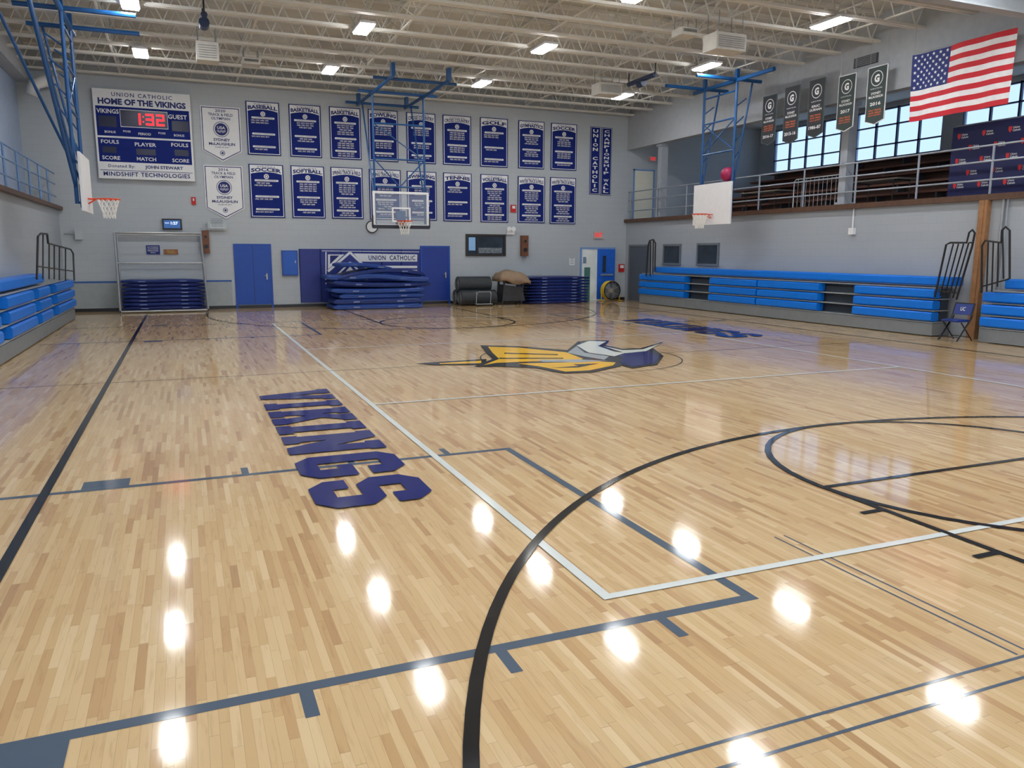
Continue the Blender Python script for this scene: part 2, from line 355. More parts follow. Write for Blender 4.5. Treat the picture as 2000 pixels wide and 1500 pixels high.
build('emblem_silver_field',g,pS,parent=fl)
g=MB(LY); g.poly(fp([(1126,676),(1150,667),(1184,668),(1168,677),(1200,688),(1222,690),(1200,697),(1150,690)],.009)); g.poly(fp([(1178,677),(1215,685),(1255,683.5),(1290,672),(1262,687),(1222,691)],.0095))
build('emblem_white_field',g,pW,parent=fl)
g=MB(LY); g.poly(fp([(1205,696),(1230,689),(1265,686),(1288,697),(1278,710),(1236,717),(1208,708),(1218,702)],.0078))
build('emblem_navy_field',g,pN,parent=fl)
# ================================================================ CEILING STEEL
mb=MB(); L0,L1=XL-.6,XR
for dy in (-.05,.05):
    mb.box(L0,L1,dy-.035,dy+.035,ZJ,ZJ+.06); mb.box(L0,L1,dy-.035,dy+.035,ZD-.07,ZD-.005)
n=34
for i in range(n):
    xa=L0+(L1-L0)*i/n; xm=xa+(L1-L0)/n/2; xe=xa+(L1-L0)/n
    mb.tube((xa,0,ZD-.05),(xm,0,ZJ+.04),.018,5); mb.tube((xm,0,ZJ+.04),(xe,0,ZD-.05),.018,5)
j0=None; ys=[]; y=14.75
while y>-15: ys.append(y); y-=1.3
for y in ys:
    if j0 is None:
        j0=build('roof_joist',mb,cream,None,(0,0,0),label='cream painted open web steel roof joist',category='roof joist',group='roof joists'); o=j0
    else:
        o=j0.copy(); sc.collection.objects.link(o)
    o.location=(0,y,0)
for k,x in enumerate((-8,-4.7,-1.4,1.9,5.2,8.5)):
    mb=MB().box(x-.025,x+.025,-15,W,ZJ+.05,ZJ+.08); mb.box(x+.07,x+.12,-15,W,ZD-.1,ZD-.07)
    for a,b in zip(ys[:-1],ys[1:]):
        if k%2==0: mb.tube((x,a,ZJ+.05),(x,b,ZD-.06),.014,4); mb.tube((x,b,ZJ+.05),(x,a,ZD-.06),.014,4)
    solo('joist_bridging',mb,cream,'cream steel bridging rods running between roof joists','steel bridging','joist bridging')
mb=MB().box(L0,XO,-1.45,-1.2,6.5,6.53).box(L0,XO,-1.45,-1.2,7.3,7.33).box(L0,XO,-1.34,-1.31,6.53,7.3)
solo('roof_girder',mb,fas,'deep pale grey steel girder spanning under the roof deck','girder')
# LED fixtures
zf=6.95
rowA=[onZ(272,105,zf),onZ(645,140,zf),onZ(940,165,zf),onZ(1212,190,zf)]
rowB=[onZ(257,12,zf),onZ(713,55,zf),onZ(1065,97,zf),onZ(1380,134,zf)]
ya=sum(p.y for p in rowA)/4; yb=sum(p.y for p in rowB)/4; lx=[(a.x+b.x)/2 for a,b in zip(rowA,rowB)]
housing=M('white_fixture_housing',(225,228,232),.4); lens=M('led_lens',(250,251,252),.3,emis=80)
base=None
for r in range(6):
    for x in lx:
        y=ya-(ya-yb)*r
        if base is None:
            hb=MB().box(-.18,.18,-.47,.47,.035,.09).box(-.08,.08,-.3,.3,.09,.15)
            for sx in (-.12,.12): hb.tube((sx,0,.1),(sx,0,.45),.006,5)
            lb=MB().box(-.155,.155,-.44,.44,.0,.035)
            base=(hb,lb)
            e=thing('led_high_bay_light',(0,0,0),'white rectangular lit LED high bay fixture under the joists','ceiling light',[('housing',hb,housing),('lens',lb,lens)],'high bay lights')
            ch=list(e.children)
        else:
            e2=e.copy(); sc.collection.objects.link(e2)
            for c in ch:
                c2=c.copy(); c2.parent=e2; sc.collection.objects.link(c2)
            e2.location=(x,y,zf); continue
        e.location=(x,y,zf)
# ================================================================ BACK WALL BANNERS
def bwrect(u0,u1,vt,vb):
    a=onY(u0,vt,W); b=onY(u1,vb,W); return a.x,b.x,b.z,a.z
years=['1989 2007 2008','1984 2005 2006 2009','1992 1997 1998 1999','2001 2002 2004 2011','2012 2013 2015 2017','1986 1990 1991 1996']
def banner(t,u0,u1,vt,vb,dense=1,logo=True):
    x0,x1,z0,z1=bwrect(u0,u1,vt,vb); w=x1-x0; h=z1-z0; cx=(x0+x1)/2
    cloth=MB().box(x0,x1,W-.03,W-.012,z0,z1)
    y=W-.034; l=MB(); b=.012*w+.008
    e=.03*w; hd=MB()
    for (a,c,d,f) in ((x0+e,x1-e,z0+e,z0+e+b),(x0+e,x0+e+b,z0+e+b,z0+.82*h),(x1-e-b,x1-e,z0+e+b,z0+.82*h)):
        l.quad((a,y,d),(c,y,d),(c,y,f),(a,y,f))
    pts=[(x0+e,y,z1-e*.8),(x0+e,y,z0+.83*h)]
    for k in range(11):
        s=-1+2*k/10; pts.append((cx+s*(w/2-e),y,z0+(.815+.045*(1-s*s))*h))
    pts+=[(x1-e,y,z0+.83*h),(x1-e,y,z1-e*.8)]
    l.poly([V(p) for p in pts])
    T=lambda mb_,s,fx,fz,tw,th,off=.0,spc=1.,arch=0,fit=True: mb_.text(s,(x0+fx*w,y-.003,z0+fz*h),X1,Z,tw*w,th*h,off,spc,0,arch,fit)
    T(hd,'VIKINGS',.5,.953,.52,.024,.02,1.5)
    T(hd,t,.5,.892,.88,.072,.045 if len(t)<12 else .03,1.,.32)
    l.ring((cx,y-.001,z0+.775*h),X1,Z,.045*w,.075*w,16); l.disc((cx,y-.0015,z0+.775*h),X1,Z,.03*w,12)
    secs=[(.70,'CONFERENCE CHAMPIONS'),(.40,'COUNTY CHAMPIONS'),(.16,'STATE CHAMPIONS')]
    for i,(fz,s) in enumerate(secs):
        l.quad((cx-.32*w,y-.001,z0+(fz-.018)*h),(cx+.32*w,y-.001,z0+(fz-.018)*h),(cx+.32*w,y-.001,z0+(fz+.018)*h),(cx-.32*w,y-.001,z0+(fz+.018)*h))
        for sx in (-.32,.32): l.disc((cx+sx*w,y-.0016,z0+fz*h),X1,Z,.018*h,10)
        T(hd,s,.5,fz,.58,.02)
        rows=(dense+1 if i==0 else max(1,dense) if i==1 else max(1,dense-2))
        for r in range(min(rows,5)):
            yy=fz-.05-.042*r
            T(l,years[(len(t)+r+i*2)%6],.5 if dense>1 else .4,yy,.84 if dense>1 else .6,.028,.02,1.0,0,False)
    thing('championship_banner',(cx,W-.02,z0),'navy %s championship banner with white header'%t.lower().replace('&','and'),'banner',[('cloth',cloth,navyb),('white_print',l,letw),('lettering',hd,letn)],'championship banners')
top=[('BASEBALL',479,549,197,305,1),('BASKETBALL',563,629,203,309,2),('BASKETBALL',642,706,208,313,4),('BOWLING',718,778,213,317,3),('CROSS COUNTRY',793,851,219,321,2),('CROSS COUNTRY',864,920,224,324,3),('GOLF',937,991,229,328,1),('GYMNASTICS',1012,1062,235,331,3),('SOCCER',1076,1125,240,334,3)]
bot=[('SOCCER',485,557,320,426,1),('SOFTBALL',567,636,323,427,3),('SPRING TRACK & FIELD',645,710,326,428,4),('SPRING TRACK & FIELD',720,784,330,430,4),('SWIMMING',794,853,334,431,3),('TENNIS',865,921,337,433,1),('VOLLEYBALL',938,992,340,435,4),('WINTER TRACK & FIELD',1011,1063,344,436,4),('WINTER TRACK & FIELD',1074,1123,346,438,4)]
for b in top+bot: banner(*b)
# vertical signs
for s,u0,u1,vt,vb in (('UNION CATHOLIC',1153,1170,247,380),('CHAMPIONSHIP WALL',1175,1192,249,382)):
    x0,x1,z0,z1=bwrect(u0,u1,vt,vb); l=MB(); n=len(s); y=W-.034
    e=.02
    for (a,c,d,f) in ((x0+e,x1-e,z1-e-.012,z1-e),(x0+e,x1-e,z0+e,z0+e+.012),(x0+e,x0+e+.012,z0+e+.012,z1-e-.012),(x1-e-.012,x1-e,z0+e+.012,z1-e-.012)): l.quad((a,y,d),(c,y,d),(c,y,f),(a,y,f))
    for i,chh in enumerate(s):
        if chh==' ': continue
        hh=(z1-z0-.15)/n
        l.text(chh,((x0+x1)/2,y,z1-.075-hh*(i+.5)),X1,Z,(.5 if chh!='I' else .14)*(x1-x0),hh*.72,.03)
    thing('vertical_wall_sign',((x0+x1)/2,W-.02,z0),'narrow navy vertical sign with stacked white letters','sign',[('panel',MB().box(x0,x1,W-.03,W-.012,z0,z1),navyb),('lettering',l,letw)],'vertical wall signs')
# pennants
for yr,u0,u1,vt,vb in (('2020',390,468,204,316),('2016',397,473,320,427)):
    a=onY(u0,vt,W); b=onY(u1,vt+5,W); t=onY((u0+u1)/2,vb,W); x0,x1,z1,zt=a.x,b.x,a.z-.03,t.z; w=x1-x0;h=z1-zt;cx=(x0+x1)/2
    zc=zt+.2*h
    P=lambda e,y:[(x0+e,y,z1-e),(x0+e,y,zc+e*.4),(cx,y,zt+e*1.3),(x1-e,y,zc+e*.4),(x1-e,y,z1-e)]
    body=MB().prism(P(0,W-.03),(0,.018,0)); bd=MB().poly(P(.03,W-.032)); inn=MB().poly(P(.055,W-.034))
    l=MB(); y=W-.037
    T=lambda s,fz,tw,th,off=.015: l.text(s,(cx,y,zt+fz*h),X1,Z,tw*w,th*h,off)
    T(yr,.925,.26,.05);T('TRACK & FIELD',.855,.62,.05);T('OLYMPIAN',.785,.48,.05)
    zc2=zt+.59*h; l.ring((cx,y,zc2),X1,Z,.185*w,.2*w); l.disc((cx,y,zc2),X1,Z,.16*w)
    lw=MB().text('USA',(cx,y-.003,zc2+.03*h),X1,Z,.2*w,.05*h,.02); 
    for k in range(5): lw.ring((cx+(k-2)*.042*w,y-.003-k*.0003,zc2-.03*h-(k%2)*.014*h),X1,Z,.018*w,.026*w,12)
    T('SYDNEY',.40,.42,.052,.03);T('McLAUGHLIN',.325,.66,.052,.03);T('CLASS OF 2017',.265,.36,.022)
    l.ring((cx,y,zt+.16*h),X1,Z,.05*w,.065*w,16); l.disc((cx,y,zt+.16*h),X1,Z,.03*w,12)
    thing('olympian_pennant',(cx,W-.02,zt),'white pointed pennant with navy border reading '+yr,'banner',[('cloth',body,letw),('border',bd,letn),('field',inn,letw),('lettering',l,letn),('seal_lettering',lw,letw)],'pointed pennants')
# scoreboard
a=onY(181,175,W);b=onY(371,186,W);c=onY(380,354,W);d=onY(194,350,W)
x0=(a.x+d.x)/2;x1=(b.x+c.x)/2;z1=(a.z+b.z)/2;z0=(c.z+d.z)/2;w=x1-x0;h=z1-z0
yb_=W-.2
cab=MB().box(x0,x1,yb_,W-.01,z0,z1)
Q=lambda mb,fx0,fx1,ft,fb,y:mb.quad((x0+fx0*w,y,z1-fb*h),(x0+fx1*w,y,z1-fb*h),(x0+fx1*w,y,z1-ft*h),(x0+fx0*w,y,z1-ft*h))
pn=MB(); Q(pn,.02,.98,.19,.52,yb_-.004); Q(pn,.02,.98,.54,.81,yb_-.004)
wl_=MB(); nv=MB(); led=MB(); drk=MB()
def T(mb,s,fx,fz,fw,fh,off=.0,spc=1.): mb.text(s,(x0+fx*w,yb_-.01,z1-fz*h),X1,Z,fw*w,fh*h,off,spc)
T(nv,'UNION CATHOLIC',.5,.055,.62,.045,.01,1.25); T(nv,'HOME OF THE VIKINGS',.5,.135,.9,.07,.045)
T(nv,'Donated By:',.24,.86,.27,.045,.01,1.15); T(nv,'JOHN STEWART',.68,.86,.4,.048,.03); T(nv,'MINDSHIFT TECHNOLOGIES',.5,.945,.9,.05,.02,1.1)
Q(nv,.02,.98,.902,.908,yb_-.006)
for s,fx,fz,fw,fh in (('VIKINGS',.14,.245,.22,.05),('GUEST',.855,.265,.2,.05),('BONUS',.15,.475,.11,.026),('POSS',.32,.46,.075,.022),('PERIOD',.5,.48,.13,.028),('POSS',.68,.46,.075,.022),('BONUS',.86,.475,.11,.026),('FOULS',.14,.585,.18,.042),('PLAYER',.5,.60,.22,.042),('FOULS',.86,.585,.18,.042),('SCORE',.14,.765,.18,.042),('MATCH',.5,.765,.2,.042),('SCORE',.86,.765,.18,.042)): T(wl_,s,fx,fz,fw,fh,.015)
for f in ((.26,.75,.215,.222),(.26,.75,.405,.412),(.26,.265,.222,.405),(.745,.75,.222,.405)): Q(wl_,*f,yb_-.007)
for f in ((.04,.22,.3,.42),(.79,.97,.31,.43),(.27,.74,.225,.4),(.4,.6,.65,.72),(.06,.2,.64,.71),(.8,.95,.64,.71)): Q(drk,*f,yb_-.006)
SEG={'1':'bc','3':'abgcd','2':'abged'}
def digit(ch,fx,fz,fw,fh):
    t=.22*fw; S={'a':(fx,fx+fw,fz,fz+t*1.2),'g':(fx,fx+fw,fz+fh/2-t*.6,fz+fh/2+t*.6),'d':(fx,fx+fw,fz+fh-t*1.2,fz+fh),'b':(fx+fw-t,fx+fw,fz,fz+fh/2),'c':(fx+fw-t,fx+fw,fz+fh/2,fz+fh),'f':(fx,fx+t,fz,fz+fh/2),'e':(fx,fx+t,fz+fh/2,fz+fh)}
    for j,k in enumerate(SEG[ch]): Q(led,*S[k],yb_-.012-.0004*j)
digit('1',.37,.25,.1,.13);digit('3',.52,.25,.085,.13);digit('2',.63,.25,.085,.13)
Q(led,.489,.503,.28,.295,yb_-.012);Q(led,.489,.503,.335,.35,yb_-.012)
thing('scoreboard',((x0+x1)/2,W-.1,z0),'large white and navy gym scoreboard with red LED clock','scoreboard',[('cabinet',cab,white),('blue_panel',pn,navyb),('display_field',drk,M('dark_display',(12,20,60),.3)),('lettering',wl_,letw),('navy_lettering',nv,letn),('led_digits',led,M('red_led',(255,18,36),.4,emis=2.0))])
# ================================================================ LOWER BACK WALL
def bx(u0,u1,vt,vb,d0,d1,plane=None):
    pl=plane if plane else W-d1
    a=onY(u0,vt,pl);b=onY(u1,vb,pl); return MB().box(a.x,b.x,W-d1,W-d0,max(b.z,0),a.z),a.x,b.x,max(b.z,0),a.z
def door(n,u0,u1,vt,leafm,framem,two=False):
    a=onY(u0,vt,W);b=onY(u1,vt+2,W); zt=a.z
    f=MB(); t=.06
    f.box(a.x,a.x+t,W-.04,W,0,zt).box(b.x-t,b.x,W-.04,W,0,zt).box(a.x+t,b.x-t,W-.04,W,zt-t,zt)
    r=struct('door_%d'%n,f,framem)
    lf=MB().box(a.x+t,b.x-t,W-.025,W,.12,zt-t)
    build('door_leaf',lf,leafm,parent=r)
    hd=MB().box(b.x-.2,b.x-.16,W-.08,W-.02,.95,1.15).tube((b.x-.26,W-.08,1.08),(b.x-.15,W-.08,1.08),.012)
    build('door_handle',hd,silver,parent=r)
    if two:
        build('door_seam',MB().box((a.x+b.x)/2-.006,(a.x+b.x)/2+.006,W-.028,W-.02,.12,zt-t),black,parent=r)
door(1,455,529,476,blueP,blueP,True)
door(2,820,878,480,M('navy_door_paint',(14,52,144),.4),blueP)
m_,ax,bx_,z0,z1=bx(550,583,489,538,0,.1)
thing('electrical_panel',((ax+bx_)/2,W,z0),'blue painted metal wall cabinet beside the door','wall cabinet',[('cabinet',m_,blueP),('cabinet_door',MB().box(ax+.04,bx_-.04,W-.11,W-.1,z0+.04,z1-.04),M('blue_cabinet_door',(24,88,184),.4)),('latch',MB().box(bx_-.1,bx_-.07,W-.125,W-.11,(z0+z1)/2,(z0+z1)/2+.08),silver)])
# wall pads
pads=MB(); a=onY(583,486,W); b=onY(820,488,W); zt=a.z; n=6
for i in range(n):
    xa=a.x+(b.x-a.x)*i/n; xb_=a.x+(b.x-a.x)*(i+1)/n
    pads.prism([(xa+.005,W,.15),(xa+.005,W-.04,.15),(xa+.025,W-.06,.15),(xb_-.025,W-.06,.15),(xb_-.005,W-.04,.15),(xb_-.005,W,.15)],(0,0,zt-.15))
py=W-.064; pw=MB(); pnv=MB()
PP=lambda L,y=py:[V((onY(u,v,W).x,y,onY(u,v,W).z)) for u,v in L]
def band(mb,L,wd,y=py):
    for p,q in zip(L[:-1],L[1:]):
        P0,Q0=PP([p,q],y); dd=(Q0-P0).normalized(); nn=V((-dd.z,0,dd.x))*wd/2; mb.quad(P0-nn,Q0-nn,Q0+nn,P0+nn)
        y-=.0005
pw.poly(PP([(690,495),(814,497),(814,511),(704,511)]))
for vv in (519,527): pw.poly(PP([(712+(vv-519)*.8,vv),(814,vv),(814,vv+4.5),(716+(vv-519)*.8,vv+4.5)]))
band(pw,[(636,492),(636,555)],.035,py-.003); band(pw,[(628,490),(818,492)],.02,py-.004)
band(pw,[(640,530),(683,493),(727,535)],.08,py-.001); band(pw,[(650,545),(683,512),(717,545)],.06,py-.002)
pw.poly(PP([(640,497),(672,497),(640,526)],py-.0035)); pw.poly(PP([(683,520),(700,540),(666,540)],py-.0038))
pnv.poly(PP([(644,499),(662,499),(644,516)],py-.005))
pnv.text('UNION  CATHOLIC',PP([(765,503.5)],py-.004)[0],X1,Z,PP([(811,503)])[0].x-PP([(720,503)])[0].x,.17,.02,1.1)
thing('wall_padding',((a.x+b.x)/2,W,.15),'navy wall padding with white triangle design and school name','wall padding',[('pad',pads,M('navy_pad_vinyl',(18,40,124),.4)),('white_design',pw,letw),('navy_lettering',pnv,letn)])
# gym mats
def bent_mat(cx,cy,z0,w,d,t,fn,rz=0,mat=None,label='folded navy vinyl gym mat in a loose pile',group='piled gym mats',nx=20):
    c_=min(.045,t*.35)
    mb=MB(); prof=[(-d/2,c_),(-d/2+c_,0),(d/2-c_,0),(d/2,c_),(d/2,t/2-.012),(d/2-.012,t/2),(d/2,t/2+.012),(d/2,t-c_),(d/2-c_,t),(-d/2+c_,t),(-d/2,t-c_),(-d/2,t/2+.012),(-d/2+.012,t/2),(-d/2,t/2-.012)]
    n=len(prof); vs=[]; 
    for i in range(nx+1):
        s=-1+2*i/nx
        for (y,z) in prof:
            x=s*w/2; zz=z0+fn(s)+t/2+(z-t/2)*(1 if 0<i<nx else .55)
            vs.append((cx+x*math.cos(rz)-y*math.sin(rz),cy+x*math.sin(rz)+y*math.cos(rz),zz))
    fs=[tuple(range(n)),tuple(range(nx*n,(nx+1)*n))[::-1]]
    for i in range(nx):
        for k in range(n): fs.append((i*n+k,(i+1)*n+k,(i+1)*n+(k+1)%n,i*n+(k+1)%n))
    mb.add(vs,fs)
    hs=MB()
    for s in (-.5,.5):
        hx=cx+s*w/2+(d/2+.012)*math.sin(rz); hy=cy-(d/2+.012)
        hs.box(hx-.1,hx+.1,hy-.008,hy+.008,z0+t*.35+fn(s),z0+t*.65+fn(s))
    return thing('gym_mat',(cx,cy,z0),label,'gym mat',[('vinyl_cover',mb,mat or matn),('carry_strap',hs,M('pale_strap',(110,124,170),.7))],group)
matn=M('navy_mat_vinyl',(24,46,112),.35,var=.12,scale=3,bump=.2); matn2=M('royal_mat_vinyl',(36,70,146),.35,var=.1,scale=3,bump=.2); matd=M('deep_navy_mat',(22,34,100),.4,var=.1,scale=3)
my=13.95
xa=onY(655,600,13.2).x; xb_=onY(828,600,13.2).x; pc=(xa+xb_)/2; pw_=xb_-xa; zz=0
f0=lambda s:0
for i in range(3):
    bent_mat(pc+random.uniform(-.1,.1),my+random.uniform(-.06,.06),zz,pw_*(1-.02*i),1.5,.17,f0,random.uniform(-.03,.03),matn if i%2 else matn2); zz+=.173
bent_mat(pc-.03,my,zz,pw_*1.04,1.5,.16,lambda s:.03*abs(s)**3,0,matn2); zz+=.165
bent_mat(pc+.1,my,zz,pw_*1.1,1.5,.15,lambda s:.035+.06*s*s-.03*s,.02,matn); zz+=.18
bent_mat(pc-.02,my,zz,pw_*1.14,1.45,.17,lambda s:.09-.04*s+.04*math.cos(4*s),-.03,matn2); zz+=.2
bent_mat(pc+.1,my,zz,pw_*1.0,1.3,.15,lambda s:.12-.2*s*s+.06*s,.05,matn); zz+=.16
bent_mat(pc-.4,my,zz,pw_*.6,1.2,.14,lambda s:.14-.07*s*s-.08*s,.06,matn2)
xa=onY(1032,590,13.9).x; xb_=onY(1146,590,13.9).x; zz=0
for i in range(9):
    bent_mat((xa+xb_)/2+random.uniform(-.02,.02),14.4,zz,(xb_-xa)*(1+.004*i),1.2,.108,f0,0,matn if i%2 else matd,'navy gym mat in a neat square stack','stacked gym mats',4); zz+=.111
# left rack with mats
xa=onY(238,600,14.2).x; xb_=onY(404,600,14.2).x; zz=.08
for i in range(8):
    bent_mat((xa+xb_)/2+random.uniform(-.02,.02),14.5,zz,(xb_-xa)*.97,.75,.105,(lambda s:.006*math.sin(5*s)),0,matn if i%2 else matd,'navy gym mat stacked in a metal rack','racked gym mats',8); zz+=.118
zt=onY(300,455,14.2).z; zm=onY(300,514,14.2).z
fb=MB(); rl=MB()
for x in (xa-.04,xb_+.04):
    for y in (14.06,14.98):
        fb.tube((x,y,0),(x+(.0 if x<(xa+xb_)/2 else -.1),y,zt),.03,8)
    rl.tube((x,14.06,.06),(x,14.98,.06),.03); rl.tube((x,14.06,zm),(x,14.98,zm),.02)
for y in (14.06,14.98):
    rl.tube((xa-.04,y,zt),(xb_-.04,y,zt),.028); rl.tube((xa-.04,y,zm),(xb_,y,zm),.022); rl.tube((xa-.04,y,.05),(xb_+.04,y,.05),.03)
    rl.tube((xa-.04,y,zt-.06),(xb_-.04,y,zt-.06),.014)
cs=MB()
for x in (xa-.04,xb_+.04):
    for y in (14.06,14.98): cs.tube((x-.02,y,.05),(x+.02,y,.05),.05,12)
thing('mat_rack',((xa+xb_)/2,14.5,0),'tall tubular metal rack holding stacked navy mats','mat rack',[('post',fb,silver),('rail',rl,silver),('caster',cs,black)])
# small signs / boxes on wall
def signbox(name,label,cat,u0,u1,vt,vb,d,mat,extra=None):
    mb,xa,xb,z0,z1=bx(u0,u1,vt,vb,0,d,W)
    parts=[('body',mb,mat)]
    if extra: parts+=extra(xa,xb,z0,z1,W-d)
    return thing(name,((xa+xb)/2,W,z0),label,cat,parts)
def ex(xa,xb,z0,z1,y):
    cx=(xa+xb)/2;w=xb-xa;h=z1-z0; l=MB()
    for i,s in enumerate(('NO STUDENTS','AUTHORIZED','PERSONNEL','ONLY')): l.text(s,(cx,y-.004,z1-h*(.2+.2*i)),X1,Z,w*(.8 if i<3 else .4),h*.12,.01)
    return [('lettering',l,letw)]
signbox('notice_sign','small blue notice sign with white lettering','sign',285,313,479,497,.02,navy,ex)
def ex(xa,xb,z0,z1,y):
    return [('brass_plate',MB().box(xa+.1,xb-.1,y-.006,y,z0+.04,z1-.04),M('brass_plate',(150,120,70),.35,.6))]
signbox('wood_plaque','small wooden plaque with brass plate','plaque',320,348,487,497,.03,woodm,ex)
def ex(xa,xb,z0,z1,y):
    w=xb-xa;h=z1-z0; l=MB().text('1:27',(xa+.62*w,y-.012,z0+.6*h),X1,Z,.36*w,.26*h,.03); l.text('MON',(xa+.25*w,y-.012,z0+.6*h),X1,Z,.2*w,.12*h)
    sc_=MB().box(xa+.05,xb-.05,y-.008,y,z0+.05,z1-.05)
    return [('screen',sc_,M('blue_screen',(50,100,170),.3,emis=.35)),('screen_lettering',l,M('screen_text',(225,240,255),.4,emis=1.0))]
signbox('digital_clock','black framed digital clock with blue screen','clock',316,356,427,449,.08,black,ex)
def ex(xa,xb,z0,z1,y):
    mb=MB().box(xa+.06,xb-.06,y-.05,y,z0+.05,z1-.05); g=MB()
    for i in range(6): g.box(xa+.1,xb-.1,y-.055,y-.05,z0+.1+i*.05,z0+.115+i*.05)
    return [('cover',mb,M('clear_cover',(190,200,205),.2)),('slot',g,greyk)]
signbox('thermostat_guard','pale boxed wall unit with slotted cover','wall unit',405,442,433,450,.12,M('pale_grey_box',(182,190,194),.5),ex)
for (u0,u1,vt,vb) in ((394,410,450,495),(1016,1028,460,500)):
    def ex(xa,xb,z0,z1,y):
        w=xb-xa;h=z1-z0
        g=MB().disc(((xa+xb)/2,y-.006,z0+h*.3),X1,Z,w*.32).disc(((xa+xb)/2,y-.006,z0+h*.72),X1,Z,w*.22)
        return [('speaker_cone',g,black)]
    signbox('wall_speaker','brown wooden wall speaker with dark cones','speaker',u0,u1,vt,vb,.2,M('walnut_box',(110,68,44),.5,var=.2),ex)
for (u,v) in ((378,393),(1002,408),(1213,524)):
    def ex(xa,xb,z0,z1,y):
        return [('strobe_lens',MB().box(xa+.05,xb-.05,y-.03,y,(z0+z1)/2,z1-.04),letw)]
    signbox('fire_alarm','small red fire alarm with white strobe','fire alarm',u-5,u+5,v-8,v+7,.05,redm,ex)
def ex(xa,xb,z0,z1,y):
    return [('lettering',MB().text('EXIT',((xa+xb)/2,y-.004,(z0+z1)/2),X1,Z,(xb-xa)*.78,(z1-z0)*.55,.03),M('exit_red',(225,30,22),.4,emis=.9))]
signbox('exit_sign','white exit sign with glowing red letters','exit sign',1159,1176,452,466,.07,M('exit_housing',(200,175,175),.5),ex)
signbox('exit_sign','small exit sign above the balcony doorway','exit sign',1268,1280,305,316,.07,M('exit_housing',(205,170,170)),ex)
def ex(xa,xb,z0,z1,y):
    l=MB()
    for i in range(5): l.box(xa+.04,xb-.04,y-.003,y,z0+.06+i*.05,z0+.075+i*.05)
    return [('printed_lines',l,greyk)]
signbox('paper_notice','white paper notice taped to the wall','notice',1112,1122,504,518,.01,letw,ex)
def ex(xa,xb,z0,z1,y):
    return [('lamp_head',MB().lathe((xa+.07,y-.02,z1+.05),(0,-1,0),[(.0,-.04),(.07,-.04),(.09,.05),(.0,.05)],14),letw),('lamp_head',MB().lathe((xb-.07,y-.02,z1+.05),(0,-1,0),[(.0,-.04),(.07,-.04),(.09,.05),(.0,.05)],14),letw)]
signbox('emergency_light','white twin head emergency light unit','emergency light',988,1003,450,458,.1,letw,ex)
# round clock
p=onY(726,443,W)
thing('wall_clock',(p.x,W,p.z-.18),'round white wall clock in a wire guard','clock',[('dial',MB().lathe((p.x,W,p.z),(0,-1,0),[(.2,0),(.2,.05),(.18,.06),(0,.06)],28),white),('rim',MB().path([(p.x+.2*math.cos(t*.2618),W-.06,p.z+.2*math.sin(t*.2618)) for t in range(24)],.018,6,True),black),('hand',MB().box(p.x-.008,p.x+.008,W-.07,W-.063,p.z,p.z+.14).box(p.x,p.x+.1,W-.07,W-.063,p.z-.008,p.z+.008),black)])
# interior window on back wall
a=onY(909,457,W);b=onY(987,500,W); t=.07
f=MB().box(a.x,b.x,W-.06,W,a.z-t,a.z).box(a.x,b.x,W-.06,W,b.z,b.z+t).box(a.x,a.x+t,W-.06,W,b.z+t,a.z-t).box(b.x-t,b.x,W-.06,W,b.z+t,a.z-t).box(a.x+.42,a.x+.45,W-.05,W,b.z+t,a.z-t)
r=struct('window_6',f,M('dark_brown_frame',(44,36,34),.5)); build('window_glass',MB().box(a.x+t,b.x-t,W-.02,W-.01,b.z+t,a.z-t),darkg,parent=r)
build('lit_interior_panel',MB().box(a.x+.12,a.x+.38,W-.024,W-.021,b.z+.2,a.z-.12),M('lit_office',(120,160,200),.6,emis=.25),parent=r)  # glow of the room behind put into a panel over the glass
build('interior_shelf',MB().box(a.x+.5,b.x-.15,W-.024,W-.021,b.z+.1,b.z+.3),M('interior_clutter',(110,120,128),.6,var=.5,scale=12),parent=r)
# open doorway right
a=onY(1133,483,W);b=onY(1201,484,W); zt=a.z; t=.07
f=MB().box(a.x,a.x+t,W-.05,W,0,zt).box(b.x-t,b.x,W-.05,W,0,zt).box(a.x+t,b.x-t,W-.05,W,zt-t,zt)
r=struct('door_3',f,M('pale_blue_frame',(120,155,205),.5))
build('lit_doorway_panel',MB().box(a.x+t,b.x-t,W-.02,W-.005,0,zt-t),M('corridor_glow',(206,214,212),.8,emis=.12,var=.2,scale=1.5),parent=r)  # flat panel with a faint glow put in for the bright corridor
c0=onY(1166,484,W).x
lf=MB().obox(((b.x-t+c0)/2,W-.1,(zt-t)/2+.02),(b.x-t-c0,.05,zt-t-.04),Matrix.Rotation(-.1,3,'Z'))
build('door_leaf',lf,M('bright_blue_door',(20,96,205),.4),parent=r); build('door_glass',MB().box(c0+.2,c0+.32,W-.17,W-.15,1.1,1.75),darkg,parent=r); build('push_bar',MB().box(c0+.1,b.x-t-.1,W-.2,W-.17,.98,1.04),silver,parent=r)
build('green_corridor_door',MB().box(a.x+t+.12,a.x+t+.38,W-.03,W-.021,0,1.3),M('teal_paint',(70,120,115),.6),parent=r)
build('corridor_notice',MB().box(a.x+t+.06,a.x+t+.2,W-.03,W-.021,1.45,1.7),M('corridor_poster',(120,140,160),.6,var=.4,scale=14),parent=r)
